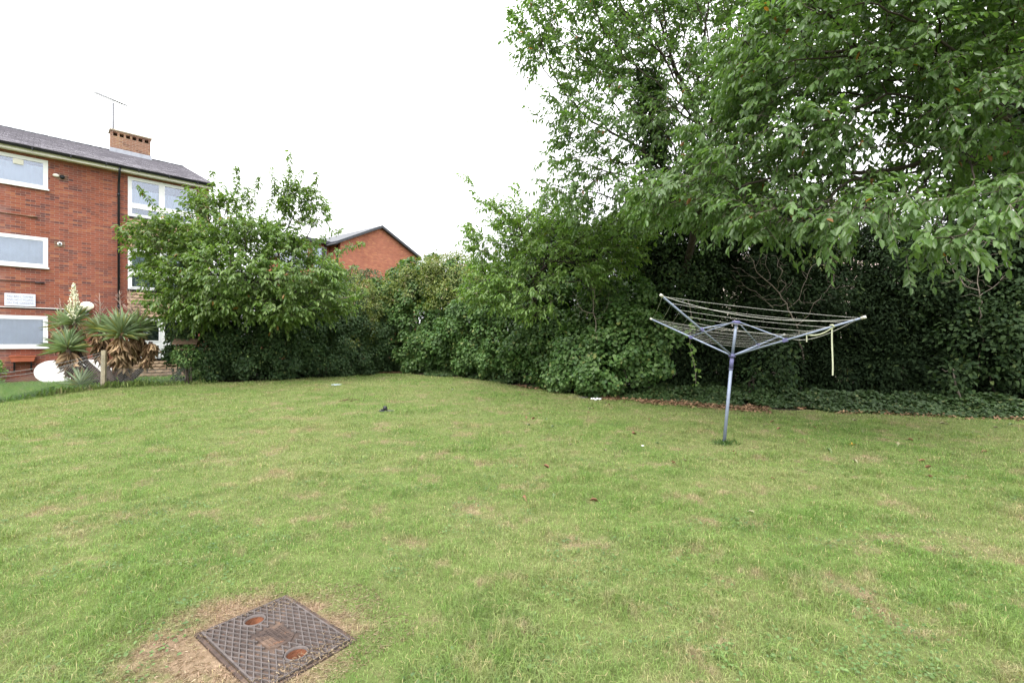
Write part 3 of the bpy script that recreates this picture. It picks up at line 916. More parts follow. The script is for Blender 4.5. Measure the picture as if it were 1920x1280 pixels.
# ------------------------------------------------------------------ tall cherry tree at centre right
b = gp(1225, 16.4)
tr = [b] + [b + [0.015 * i + .03 * math.sin(i), -.34 * i, .47 * i] for i in range(1, 12)]
Y = 11.8
ex_a = np.concatenate([line_attr(at(1230, 250, Y), at(1060, -60, Y - .5)), line_attr(at(1220, 300, Y), at(965, 95, Y - .8)), line_attr(at(1200, 330, Y), at(975, 200, Y - 1)),
                       line_attr(at(1290, 250, Y), at(1300, -80, Y)), line_attr(at(1180, 340, Y), at(1010, 290, Y - 1)), line_attr(at(1250, 250, Y), at(1180, -60, Y)),
                       line_attr(at(1330, 250, Y), at(1380, -60, Y))])
tall = tree('tall_cherry_tree', 'tall cherry tree with open airy crown against the white sky, ivy on its trunk', 'tree', tr,
     [E(1130, 90, Y - .3, 1.9, 1.8, 1.9), E(1260, 20, Y, 2.2, 2, 2.2), E(1300, 210, Y - .2, 2.0, 1.8, 1.5), E(1130, 250, Y - .7, 1.7, 1.4, 1.0), E(1420, 90, Y, 2.0, 2, 2.4),
      E(1200, 360, Y - .8, 1.9, 1.3, .8), E(1080, 350, Y - .6, 1.0, .8, .6), E(1380, 330, Y - .8, 1.7, 1.4, .9), E(1010, 60, Y - .6, .8, .9, 1.1)],
     13000, M['cherry'], L=.128, per=1.9, maxcnt=9, tl=(.22, .5), sp=.045, thin=.25, extra=ex_a, D=.2, dk=.25, shell=.5)

n = 3600; t_ = rng.random(n)
a_, b2 = at(1232, 350, 12.1), at(1212, 130, 11.7)
d_ = nrm(rng.normal(size=(n, 3)) * [1, 1, .5])
p_ = a_ + (b2 - a_) * t_[:, None] + d_ * (.14 + .34 * rng.random(n) * (1 - .5 * t_))[:, None]
leaves('ivy', p_ - np.array(tall.location), d_ + [0, 0, -.6], d_ + [0, 0, .5] + rng.normal(0, .4, (n, 3)), .05 + .04 * rng.random(n), .07, rng.random(n), M['laurel'], tall, IVY)

# ------------------------------------------------------------------ near overhanging cherry on the right
b = gp(1790, 14.6)
tr = [b] + [b + [-.16 * i, -.52 * i, .42 * i] for i in range(1, 11)]
ex_b = np.concatenate([line_attr(at(1800, 330, 9), at(1620, 425, 5.6)), line_attr(at(1700, 330, 8), at(1400, 415, 6.8)), line_attr(at(1800, 300, 8.5), at(1890, 380, 5.0)),
                       line_attr(at(1700, 200, 8), at(1520, -30, 6.6)), line_attr(at(1700, 400, 7), at(1820, 465, 5.4)), line_attr(at(1450, 380, 7.5), at(1270, 340, 7.6)),
                       line_attr(at(1620, 400, 6.2), at(1750, 430, 5.4)), line_attr(at(1640, 380, 8), at(1350, 425, 7.2)), line_attr(at(1560, 380, 8), at(1430, 450, 7.0)),
                       line_attr(at(1700, 380, 8), at(1530, 440, 6.6)), line_attr(at(1780, 380, 8), at(1700, 500, 6.4)), line_attr(at(1850, 380, 7), at(1880, 470, 5.8)), line_attr(at(1690, 380, 7.6), at(1600, 470, 7.2)), line_attr(at(1640, 380, 7.6), at(1560, 455, 7.4))])
tree('overhanging_cherry_tree', 'large cherry tree whose low leafy boughs hang over the right side of the lawn', 'tree', tr,
     [E(1800, 60, 7.6, 2.0, 1.8, 1.2), E(1560, 110, 7.8, 1.8, 1.7, 1.3), E(1870, 230, 6.8, 1.2, 1.6, .7), E(1480, 300, 7.8, 1.4, 1.3, .65), E(1380, 390, 8.0, .9, .8, .35),
      E(1620, 395, 6.6, 1.1, 1.0, .25), E(1840, 390, 6.2, .9, 1.1, .35), E(1500, 400, 7.4, 1.2, .9, .3), E(1700, 330, 8.4, 1.2, 1.0, .4), E(1300, 370, 8.8, 1.3, 1.0, .5), E(1420, 250, 8.6, 1.2, 1.0, .6), E(1740, 210, 8.0, .9, 1.0, .5), E(1500, 190, 8, 1.2, 1.2, .8), E(1650, -20, 7.4, 1.8, 1.6, .8)],
     18000, M['cherry'], L=.132, per=2.3, maxcnt=10, tl=(.2, .5), sp=.045, thin=.15, extra=ex_b, D=.19, dk=.23, shell=.5, upb=.15)

# ------------------------------------------------------------------ lighter small tree in the middle
b = gp(1000, 15.6)
tr = [b] + [b + [.02 * i, -.1 * i, .4 * i] for i in range(1, 6)]
Y = 13.2
ex_c = np.concatenate([line_attr(at(960, 460, Y), at(878, 338, Y)), line_attr(at(960, 440, Y), at(895, 372, Y)), line_attr(at(990, 420, Y), at(968, 340, Y)), line_attr(at(930, 500, Y), at(862, 440, Y)),
                       line_attr(at(1040, 420, Y), at(1015, 352, Y))])
tree('hazel_tree', 'small light green tree with arching sprays between the ivy hedge and tall cherry', 'tree', tr,
     [E(960, 470, Y, 1.2, 1.1, 1.0), E(1050, 440, Y - .3, 1.3, 1.1, .9), E(1150, 430, Y - .6, 1.2, 1.0, .8), E(925, 430, Y, .8, .7, .7), E(1080, 500, Y - .4, 1.3, .9, .7), E(930, 545, Y - .2, .9, .7, .55), E(1010, 560, Y - .3, 1.0, .7, .6), E(1120, 480, Y - .5, 1.2, .9, .7)],
     11000, M['hazel'], L=.13, per=1.9, maxcnt=10, tl=(.2, .45), sp=.045, thin=.15, extra=ex_c, D=.17, dk=.20, shell=.5)

# ------------------------------------------------------------------ shrubs along the far edge of the lawn
shrub('dark_evergreen_shrub', 'dark evergreen shrub under the young cherry tree beside the bird table', 'shrub',
      [B(400, 655, 16.2, 1.1, 1.1, 1.3), B(460, 640, 16.6, 1.2, 1.2, 1.7), B(530, 640, 17.2, 1.2, 1.2, 1.6), B(455, 590, 16.8, 1.6, 1.2, 1.3), B(560, 600, 17.6, 1.4, 1.2, 1.4)], M['laurel'], L=.085, wr=.7, dens=300, stems=4, fill=2.2)
shrub('privet_shrub', 'rounded dull green shrub at the corner where the two hedges meet', 'shrub',
      [B(600, 650, 18.4, 1.3, 1.2, 1.5), B(655, 650, 19.2, 1.1, 1.2, 1.4), B(630, 605, 19.2, 1.4, 1.2, 1.6), B(690, 670, 20.2, .9, 1.0, 1.2), B(728, 650, 20.8, .8, .7, 1.4), B(720, 600, 21.2, .7, .7, 1.0), B(680, 600, 22.5, 1.4, .8, 2.4)], M['laurel'], L=.075, wr=.6, dens=330, stems=3, fill=2.5)
shrub('yellowish_climber', 'yellow-green climber topping the shrubs below the distant orange brick gable', 'climber',
      [B(630, 565, 19.0, 1.4, 1.0, .9), B(665, 600, 19.8, .9, .8, 1.5), B(690, 600, 21.0, .7, .8, 1.6), B(640, 620, 19.0, 1.1, .8, .9)], M['gold'], L=.085, wr=.5, dens=260, stems=2, loose=.4, lift=.9, base=(-6.7, 19.6, 0.2))
shrub('ivy_mound', 'tall ivy-covered mound with a straggling climber on top, left of the small tree', 'shrub',
      [B(735, 620, 21.6, 1.1, 1.3, 2.2), B(800, 590, 21.2, 1.5, 1.4, 2.4), B(780, 540, 21.8, 1.2, 1.2, 1.1), B(740, 560, 22.0, 1.1, 1.2, 1.0), B(870, 580, 20.2, 1.5, 1.3, 2.0), B(800, 660, 20.2, 1.1, 1.0, 1.2), B(850, 650, 19.4, 1.2, 1.0, 1.2)],
      M['ivy'], L=.095, dens=240, stems=3, fill=1.8)
shrub('straggling_climber', 'pale yellow-green climber sprawling over the top of the ivy mound', 'climber',
      [B(800, 535, 20.6, 1.2, .9, .9), B(850, 520, 20.0, 1.0, .9, .7), B(760, 560, 21.0, .7, .8, .6), B(840, 575, 19.3, 1.1, .6, .6), B(890, 560, 18.6, .9, .7, .9)], M['gold'], L=.09, wr=.5, dens=190, stems=2, loose=.9, lift=2.6, base=(-3.2, 20.6, 0.2))
shrub('ivy_bank', 'glossy ivy bank below the small light green tree', 'shrub',
      [B(900, 620, 18.0, 1.3, 1.1, 1.6), B(960, 610, 16.8, 1.2, 1.1, 1.7), B(1010, 620, 15.8, 1.0, 1.0, 1.5), B(930, 660, 17.0, 1.0, .9, .9), B(1000, 655, 15.2, .9, .8, .8), B(1000, 540, 16.5, 1.4, 1.1, 1.2)], M['ivy'], L=.09, dens=260, stems=4)
shrub('ivy_bush', 'large bulging ivy bush standing forward of the hedge behind the clothes airer', 'shrub',
      [B(1130, 590, 13.9, .85, .8, 1.1), B(1170, 590, 13.8, .8, .8, 1.0), B(1100, 650, 13.8, .8, .8, .8), B(1175, 650, 13.0, .85, .8, .85), B(1220, 655, 12.8, .55, .6, .55), B(1060, 690, 14.0, .6, .6, .5), B(1120, 690, 12.9, .6, .5, .5)], M['ivy'], L=.09, dens=270, stems=5)

# dark wood behind, under the tall trees
woods = [
    ('holly_thicket', 'dark holly thicket filling the gap behind the ivy bush', [B(1060, 560, 17, 1.8, 1.2, 2.2), B(1160, 520, 17, 1.8, 1.3, 2.0), B(1050, 470, 17.5, 1.6, 1.2, 1.2), B(1100, 660, 16, 1.6, .9, 1.1), B(1200, 660, 15.6, 1.6, .9, 1.1), B(1190, 590, 15.8, 1.4, 1.0, 1.6)]),
    ('shaded_thicket', 'shaded thicket directly behind the clothes airer mast', [B(1270, 570, 15.2, 1.4, 1.2, 2.0), B(1370, 590, 14.6, 1.5, 1.2, 1.9), B(1290, 450, 15.8, 1.9, 1.2, 1.6), B(1400, 470, 15.4, 1.5, 1.2, 1.4), B(1270, 680, 14.4, 1.2, .9, .9), B(1370, 680, 13.9, 1.3, .9, .9), B(1330, 380, 16.2, 1.8, 1.1, 1.3)]),
    ('elder_thicket', 'deeply shaded elder thicket behind the right arm of the clothes airer', [B(1480, 590, 14, 1.5, 1.2, 1.7), B(1590, 590, 13.6, 1.5, 1.2, 1.6), B(1700, 585, 13.2, 1.5, 1.2, 1.7), B(1470, 690, 13.2, 1.3, .8, .9), B(1580, 695, 12.8, 1.3, .8, .9), B(1690, 700, 12.4, 1.2, .8, .9), B(1480, 430, 14.6, 1.3, 1.1, 1.0), B(1660, 455, 14.2, 1.2, .8, .6)]),
    ('yew_thicket', 'near black yew thicket at the right edge of the photograph', [B(1810, 560, 12.8, 1.6, 1.2, 2.0), B(1930, 560, 12.4, 1.6, 1.2, 2.2), B(1900, 400, 12.6, 1.7, 1.2, 2.2), B(1800, 705, 12.0, 1.2, .8, .9), B(1910, 710, 11.6, 1.3, .8, .9), B(1860, 180, 12.8, 1.5, 1.4, 2.0), B(2020, 250, 12.4, 1.8, 1.4, 3)]),
]
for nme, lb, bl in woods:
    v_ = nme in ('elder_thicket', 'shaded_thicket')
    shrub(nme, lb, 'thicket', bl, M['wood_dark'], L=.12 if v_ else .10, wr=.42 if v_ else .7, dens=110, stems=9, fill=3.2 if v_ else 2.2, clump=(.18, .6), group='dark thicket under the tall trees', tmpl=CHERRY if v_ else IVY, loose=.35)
shrub('sunlit_shrub', 'yellow-green bush glimpsed through the gap between the boughs and the thicket', 'shrub', [B(1560, 430, 18.5, 2.4, 1.0, 1.1), B(1480, 460, 18.2, 1.4, .9, 1.2), B(1560, 600, 18.5, 2.4, 1.0, 2.4)], M['gold'], L=.10, wr=.6, dens=110, stems=2, loose=.5, fill=.6)
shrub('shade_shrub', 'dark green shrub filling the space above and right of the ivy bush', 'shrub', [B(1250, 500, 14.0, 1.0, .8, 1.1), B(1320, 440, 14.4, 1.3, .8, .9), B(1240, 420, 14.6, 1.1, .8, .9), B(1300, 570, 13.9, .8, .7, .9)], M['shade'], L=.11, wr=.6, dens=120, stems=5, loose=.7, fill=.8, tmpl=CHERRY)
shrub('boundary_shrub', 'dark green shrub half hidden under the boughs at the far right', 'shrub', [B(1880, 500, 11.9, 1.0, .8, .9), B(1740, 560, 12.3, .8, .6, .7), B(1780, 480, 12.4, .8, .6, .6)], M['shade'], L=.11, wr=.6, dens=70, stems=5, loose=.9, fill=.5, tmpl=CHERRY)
# dead, leafless bushes standing in front of the thicket
for (px, Yd, ells_, lb) in ((1500, 12.6, [E(1500, 540, 12.6, 1.5, .5, 1.0), E(1420, 500, 12.8, .9, .5, .8)], 'tangle of bare dead twigs behind the lines of the airer'),
                            (1830, 11.4, [E(1830, 500, 11.4, 1.1, .5, .8)], 'bare dead branches under the boughs at the far right'),
                            (1120, 12.9, [E(1110, 560, 12.8, .7, .4, .7)], 'few grey dead branches poking from the ivy bush')):
    b = gp(px, Yd)
    tr_ = [b] + [b + [.03 * i, 0, .35 * i] for i in range(1, 4)]
    A_t = np.concatenate([in_ell(150, e[0], e[1], .4) for e in ells_])
    P_t, par_t = colonize(A_t, tr_, D=.16, dk=.2)
    mb_t, _, _ = skeleton_mesh(P_t + rng.normal(0, .02, P_t.shape), par_t, r_tip=.004, rmax=.03)
    mb_t.v = [(v[0] - b[0], v[1] - b[1], v[2] - b[2]) for v in mb_t.v]
    o = mb_t.build('dead_bush', M['bark_lt']); o.location = tuple(b); tag(o, lb, 'dead bush')
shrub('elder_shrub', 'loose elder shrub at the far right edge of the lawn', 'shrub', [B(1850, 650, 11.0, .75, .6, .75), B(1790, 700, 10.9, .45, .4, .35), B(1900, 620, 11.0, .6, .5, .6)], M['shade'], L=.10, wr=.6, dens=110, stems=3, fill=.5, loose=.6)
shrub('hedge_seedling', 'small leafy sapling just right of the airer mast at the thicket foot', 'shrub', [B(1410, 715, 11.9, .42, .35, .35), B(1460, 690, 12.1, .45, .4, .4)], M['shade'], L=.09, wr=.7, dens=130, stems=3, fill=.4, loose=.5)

# ------------------------------------------------------------------ ground cover and leaf litter
def band(n, x0, x1, o0, o1, seed, thr, scale=1.2):
    x = x0 + (x1 - x0) * rng.random(n); o = o0 + (o1 - o0) * rng.random(n)
    y = edge_y(x) + o + .35 * (vnoise(x, x * 0 + 3.3, 1.1, 88) - .35)
    ok = vnoise(x, y, scale, seed) > thr
    return x[ok], y[ok], o[ok]
x, y, o_ = band(110000, -3.5, 15, -0.1, 3.0, 21, .30)
h = (0.03 + 0.26 * np.clip(o_ / 1.0, 0, 1) * (0.5 + vnoise(x, y, 2.5, 5))) * rng.random(len(x)) ** .6
n = len(x)
P = np.stack([x, y, gz(x, y) + h + .01], 1)
th = rng.random(n) * 6.28
D = np.stack([np.cos(th), np.sin(th) - .4, rng.normal(-.2, .35, n)], 1)
Nn = np.stack([rng.normal(0, .4, n), rng.normal(-.35, .4, n), np.ones(n)], 1)
L_ = .045 + .035 * rng.random(n)
o = leaves('ivy_ground_cover', P, D, Nn, L_, L_ * .95, rng.random(n), M['cover'], None, IVY)
tag(o, 'low ivy creeping along the foot of the hedge', 'ground cover', kind='stuff')
x, y, o_ = band(5000, 0.0, 12, -.45, .35, 33, .5, 1.6)
x2, y2, o2 = band(9000, 2.0, 5.6, -.9, .30, 35, .3, 2.2)
x3, y3, o3 = band(700, -6.2, -4.2, -.2, .3, 36, .3)
x = np.concatenate([x, x2, x3]); y = np.concatenate([y, y2, y3]); n = len(x)
k = rng.random(n) < np.exp(-np.maximum(0, -(y - edge_y(x))) * 3.2)
x, y = x[k], y[k]; n = len(x)
P = np.stack([x, y, gz(x, y) + .012 + .035 * rng.random(n)], 1)
th = rng.random(n) * 6.28
D = np.stack([np.cos(th), np.sin(th), rng.normal(0, .4, n)], 1)
Nn = np.stack([rng.normal(0, .6, n), rng.normal(0, .6, n), np.ones(n)], 1)
L_ = .04 + .05 * rng.random(n)
o = leaves('leaf_litter', P, D, Nn, L_, L_ * .5, rng.random(n), M['litter'])
tag(o, 'drift of reddish brown dead leaves along the hedge foot', 'leaf litter', kind='stuff')

# stray leaves lying on the lawn
def leaf_one(name, mat, L=.08, wr=.5, curl=.25):
    T = CHERRY[0].copy(); T[:, 2] *= 1 + curl * 6
    V = T * np.array([L, L * wr, L]); V[:, 0] -= L / 2; V[:, 2] += .022
    # add a stalk so the leaf reads as a leaf
    mb = MB(); mb.add(V, [tuple(f) for f in CHERRY[1]], True)
    mb.tube([(-L / 2, 0, .022), (-L * .75, .004, .018), (-L * .95, .012, .012)], [.0016, .0013, .001], 4)
    me_o = mb.build(name, mat)
    return me_o
kinds = [('brown_leaf', M['bleaf'], 'curled brown leaf fallen on the mown lawn'), ('pale_leaf', M['pleaf'], 'pale dried leaf fallen on the mown lawn'), ('green_leaf', M['gleaf'], 'greyish green leaf fallen on the mown lawn')]
protos = [leaf_one(a, b_, L=.10, wr=.34) for a, b_, c_ in kinds]
spots = []
r2 = np.random.default_rng(11)
while len(spots) < 66:
    px = r2.uniform(960, 1915); py = r2.uniform(758, 880) if r2.random() < .8 else r2.uniform(880, 1000)
    Yd = EYE * FPX / (py - HOR); X = (px - 960) / FPX * Yd
    if Yd < edge_y(X) - .25 and (py < 830 or r2.random() < .4): spots.append((X, Yd))
used = [False] * 3
for X, Yd in spots:
    k = int(r2.choice(3, p=[.36, .40, .24]))
    if not used[k]: o = protos[k]; used[k] = True
    else:
        o = protos[k].copy(); COL.objects.link(o)
    o.location = (X, Yd, float(gz(X, Yd)) + .004)
    o.rotation_euler = (r2.normal(0, .25), r2.normal(0, .25), r2.uniform(0, 6.28))
    sc = r2.uniform(.45, 1.05); o.scale = (sc, sc, sc)
    zone = ('close to the hedge' if Yd > edge_y(X) - 1.6 else 'out on the open turf') + (' left of the airer mast' if X < 3.14 * Yd / 6.95 else ' right of the airer mast')
    tag(o, kinds[k][2].replace('fallen on the mown lawn', zone), 'leaf', 'stray leaves lying on the lawn')
for nm, mt, (px, py), lb, L in (('yellow_leaf', M['yleaf'], (1598, 838), 'bright yellow leaf lying alone on the lawn right of the airer', .10),
                                ('orange_leaf', M['bleaf'], (1188, 815), 'rust-coloured leaf lying alone on the lawn left of the airer foot', .11)):
    Yd = EYE * FPX / (py - HOR); X = (px - 960) / FPX * Yd
    o = leaf_one(nm, mt, L, .6); o.location = (X, Yd, float(gz(X, Yd)) + .01); o.rotation_euler = (0.35, .2, .6)
    tag(o, lb, 'leaf')
# trailing bramble hanging behind the airer
def trailing():
    p0 = at(1290, 560, 11.2); p1 = at(1303, 722, 10.9)
    b0 = tuple(p0)
    root = empty('trailing_ivy', b0, label='thin ivy strand hanging from the boughs left of the airer mast', cat='vine')
    t = np.linspace(0, 1, 14)[:, None]
    pts = p0 + (p1 - p0) * t + np.stack([.05 * np.sin(t[:, 0] * 9), .03 * np.cos(t[:, 0] * 7), 0 * t[:, 0]], 1) - p0
    MB().tube(pts, .006, 5).build('stem', M['bark_lt'], root)
    n = 46; i = rng.integers(3, 14, n)
    P = pts[i] + rng.normal(0, .04, (n, 3))
    D = rng.normal(0, .6, (n, 3)) + [0, 0, -.5]; Nn = rng.normal(0, .4, (n, 3)) + [0, -.8, .6]
    L = .06 + .05 * rng.random(n)
    leaves('foliage', P, D, Nn, L, L * .8, rng.random(n), M['hazel'], root, IVY)
trailing()

# ------------------------------------------------------------------ block of flats
BA = math.atan2(.711, .703)
BX, BY, BZ = -16.15, 14.8, 0.2
flats = empty('block_of_flats', (BX, BY, BZ - 0.05), BA, label='three-storey red brick block of flats with grey tiled roof', cat='building')
E0 = EYE - BZ + 0.05    # eye height in the building's own z
X0, X1 = -7.0, 5.68
XT = 3.10               # where the tile-hung bay begins
WT = 6.12 + E0          # wall top
DEP = 10.3
# openings (x0,x1,z0,z1)
LW = [(-1.25, 1.08, 5.05 + E0, 6.02 + E0), (-1.25, 1.08, 2.46 + E0, 3.46 + E0), (-1.25, 1.08, -.17 + E0, .87 + E0)]
RW = [(3.14, 5.25, 4.58 + E0, 6.03 + E0), (3.14, 5.25, 1.93 + E0, 3.44 + E0), (3.14, 5.25, -.60 + E0, .90 + E0)]
FW = [(-5.6, -3.6, z0, z1) for (_, _, z0, z1) in LW]
def wall_front(mb, x0, x1, z0, z1, ops, y=0.0, rev=.11):
    xs_ = sorted({x0, x1} | {o[0] for o in ops} | {o[1] for o in ops}); zs_ = sorted({z0, z1} | {o[2] for o in ops} | {o[3] for o in ops})
    for i in range(len(xs_) - 1):
        for j in range(len(zs_) - 1):
            cx, cz = (xs_[i] + xs_[i + 1]) / 2, (zs_[j] + zs_[j + 1]) / 2
            if any(o[0] < cx < o[1] and o[2] < cz < o[3] for o in ops): continue
            mb.add([(xs_[i], y, zs_[j]), (xs_[i + 1], y, zs_[j]), (xs_[i + 1], y, zs_[j + 1]), (xs_[i], y, zs_[j + 1])], [(0, 1, 2, 3)])
    for a, b_, c, d in ops:
        for q in ([(a, y, c), (b_, y, c), (b_, y + rev, c), (a, y + rev, c)], [(a, y, d), (a, y + rev, d), (b_, y + rev, d), (b_, y, d)],
                  [(a, y, c), (a, y + rev, c), (a, y + rev, d), (a, y, d)], [(b_, y, c), (b_, y, d), (b_, y + rev, d), (b_, y + rev, c)]):
            mb.add(q, [(0, 1, 2, 3)])
mb = MB()
wall_front(mb, X0, X1, -.3, WT, LW + RW + FW)
mb.add([(X1, 0, -.3), (X1, DEP, -.3), (X1, DEP, WT), (X1, DEP / 2, WT + 2.05), (X1, 0, WT)], [(0, 1, 2, 3, 4)])
mb.add([(X0, DEP, -.3), (X0, 0, -.3), (X0, 0, WT), (X0, DEP / 2, WT + 2.05), (X0, DEP, WT)], [(0, 1, 2, 3, 4)])
mb.add([(X0, DEP, -.3), (X0, DEP, WT), (X1, DEP, WT), (X1, DEP, -.3)], [(0, 1, 2, 3)])
mb.build('wall', M['brick'], flats)
# interior backing a room deep, and floors
mb = MB()
mb.box(X0 + .1, X1 - .1, 3.0, 3.1, 0, WT)
for z in (0.02, 1.67 + E0 - .1, 4.3 + E0 - .1): mb.box(X0 + .1, X1 - .1, .13, 3.0, z, z + .12)
for xx in (-3, 2.2): mb.box(xx, xx + .1, .13, 3.0, 0, WT)
mb.build('interior', M['dark'], flats)

def window(o, parent, mull=(), trans=None, curtain='net', sill=True, ty=.0, sub=None, vent=None):
    x0, x1, z0, z1 = o
    f = .07
    fr = MB()
    yf0, yf1 = -0.012, .06
    fr.box(x0, x1, yf0, yf1, z1 - f, z1); fr.box(x0, x1, yf0, yf1, z0, z0 + f)
    fr.box(x0, x0 + f, yf0, yf1, z0 + f, z1 - f); fr.box(x1 - f, x1, yf0, yf1, z0 + f, z1 - f)
    xsp = [x0 + f] + [v for m_ in mull for v in (m_ - .045, m_ + .045)] + [x1 - f]
    for m_ in mull: fr.box(m_ - .045, m_ + .045, yf0, yf1, z0 + f, z1 - f)
    cells = []
    for i in range(0, len(xsp), 2):
        a, b_ = xsp[i], xsp[i + 1]
        if trans:
            fr.box(a, b_, yf0, yf1, trans - .05, trans + .05)
            cells += [(a, b_, trans + .05, z1 - f, True), (a, b_, z0 + f, trans - .05, False)]
        else: cells.append((a, b_, z0 + f, z1 - f, True))
    w = fr.build('window', M['upvc'], parent)
    for (a, b_, c, d, top) in cells:
        s = MB(); t = .045
        s.box(a, b_, -.022, .04, d - t, d); s.box(a, b_, -.022, .04, c, c + t); s.box(a, a + t, -.022, .04, c + t, d - t); s.box(b_ - t, b_, -.022, .04, c + t, d - t)
        s.build('sash', M['upvc'], w)
        g_ = MB(); g_.box(a + t, b_ - t, .012, .018, c + t, d - t); g_.build('pane', M['glass'], w)
        if curtain == 'net' or (curtain == 'mix' and top) or curtain == 'both':
            cu = MB(); nx_ = 60
            hgt = 1.0 if curtain != 'mix' else .72
            zt = d - (d - c) * (0.0 if not sub else sub)
            vs = []
            for i in range(nx_ + 1):
                xx = a + (b_ - a) * i / nx_; yy = .16 + .02 * math.sin(i * 1.25) + .008 * math.sin(i * 2.9)
                vs += [(xx, yy, c), (xx, yy, zt)]
            cu.add(vs, [(2 * i, 2 * i + 2, 2 * i + 3, 2 * i + 1) for i in range(nx_)], True)
            cu.build('net_curtain', M['net'], w)
        if curtain == 'blind' and top:
            bl = MB()
            k = int((d - c) / .035)
            for i in range(k):
                zz = c + .01 + i * .035
                bl.add([(a, .12, zz), (b_, .12, zz), (b_, .145, zz + .028), (a, .145, zz + .028)], [(0, 1, 2, 3)])
            bl.build('blind', M['blind'], w)
    if sill:
        s = MB(); s.box(x0 - .03, x1 + .03, -.07, -.014, z0 - .035, z0 + .012, bev=.006); s.build('sill', M['upvc'] if trans is None else M['black'], w)
    if vent:
        v = MB(); v.box(vent[0], vent[0] + .24, -.03, .01, vent[1], vent[1] + .17, bev=.01)
        for i in range(5): v.box(vent[0] + .03, vent[0] + .21, -.036, -.029, vent[1] + .03 + i * .025, vent[1] + .04 + i * .025)
        v.build('extractor_fan', M['cream'], w)
    return w
window(LW[0], flats, curtain='net', sub=.16, vent=(.28, 5.72 + E0))
window(LW[1], flats, curtain='net', sub=.0)
window(LW[2], flats, curtain='net', sub=.0)
for o in FW: window(o, flats, mull=(-4.6,))
window(RW[0], flats, mull=(4.14,), trans=5.0 + E0, curtain='mix', sub=.35)
window(RW[1], flats, mull=(4.14,), trans=2.56 + E0, curtain='net')
window(RW[2], flats, mull=(4.14,), trans=-.02 + E0, curtain='blind')

# hung tiles with rounded tails, in three bands
def hung(x0, x1, z0, z1, name='hung_tiles'):
    tw, ga = .225, .115
    V = []; F = []; R_ = []
    rows = int((z1 - z0) / ga)
    seg = 7
    base = MB()
    vs_all = []; fs = []; rn = []
    for r in range(rows + 1):
        zb = z1 - (r + 1) * ga
        off = (r % 2) * tw / 2
        i0 = int(math.floor((x0 - off) / tw)); i1 = int(math.ceil((x1 - off) / tw))
        for i in range(i0, i1):
            a = max(x0, off + i * tw + .003); b_ = min(x1, off + (i + 1) * tw - .003)
            if b_ - a < .03: continue
            ztop = min(zb + ga * 1.45, z1 + .01)
            y_t, y_b = -.006, -.055 - random.uniform(0, .008)
            low = max(zb - .02, z0 - .03)
            poly = [(a, y_t, ztop)]
            pts = []
            for s_ in range(seg):
                t = s_ / (seg - 1); xx = a + (b_ - a) * t
                zz = low + .055 * (1 - math.sin(math.pi * t)) * 1.0
                pts.append((xx, y_b, zz))
            k = len(vs_all)
            vs_all += [(a, y_t, ztop)] + pts + [(b_, y_t, ztop)]
            fs.append(tuple(range(k, k + seg + 2))); rn.append(random.random())
            k = len(vs_all)   # tail thickness
            vs_all += pts + [(p[0], y_b + .016, p[2] + .003) for p in pts]
            for s_ in range(seg - 1):
                fs.append((k + s_ + 1, k + s_, k + seg + s_, k + seg + s_ + 1)); rn.append(0.0)
    me = bpy.data.meshes.new(name); me.from_pydata(vs_all, [], fs); me.update()
    a_ = me.attributes.new('rnd', 'FLOAT', 'FACE'); a_.data.foreach_set('value', rn)
    return link(name, me, M['hang'], flats)
hung(XT + .02, X1, 3.50 + E0, 4.53 + E0)
hung(XT + .02, X1, .97 + E0, 1.87 + E0)
hung(XT + .02, X1, .02 + 0, -.66 + E0)
hung(5.27, X1, 4.53 + E0, WT - .1, 'hung_tiles'); hung(5.27, X1, 1.90 + E0, 3.47 + E0, 'hung_tiles')
for z in (4.54, 1.88, -.655):
    mb = MB(); mb.box(XT + .02, 5.3, -.055, -.002, z + E0 - .01, z + E0 + .028)
    mb.build('lead_strip', M['black'], flats)

# eaves, gutter, roof
mb = MB()
mb.box(X0, X1 + .05, -.25, -.001, WT, WT + .03); mb.build('soffit', M['cream'], flats)
mb = MB(); mb.box(X0, X1 + .05, -.28, -.25, WT - .02, WT + .13); mb.build('fascia', M['cream'], flats)
mb = MB()
prof = [(math.cos(w) * .062, math.sin(w) * .062) for w in np.linspace(math.pi, 2 * math.pi, 9)]
n = len(prof)
vs = [(x_, -.347 + p[0], WT + .125 + p[1]) for x_ in (X0, X1 + .1) for p in prof] + [(x_, -.347 + p[0] * .9, WT + .128 + p[1] * .9) for x_ in (X0, X1 + .1) for p in prof]
fs = [(i, i + 1, n + i + 1, n + i) for i in range(n - 1)] + [(2 * n + i + 1, 2 * n + i, 3 * n + i, 3 * n + i + 1) for i in range(n - 1)]
mb.add(vs, fs, True)
for xx in np.arange(-6.5, 5.6, .9): mb.box(xx, xx + .03, -.415, -.28, WT + .05, WT + .132)
mb.build('gutter', M['black'], flats)
mb = MB()
mb.tube([(2.88, -.34, WT + .08), (2.88, -.34, WT - .05), (2.88, -.28, WT - .14), (2.88, -.12, WT - .36), (2.88, -.055, WT - .46), (2.88, -.055, 0.02)], .036, 10)
for z in (6.6, 4.6, 2.6, .8): mb.tube([(2.88, -.055, z), (2.88, -.055, z + .09)], .046, 10)
mb.build('downpipe', M['black'], flats)
RZ = 8.42 + E0
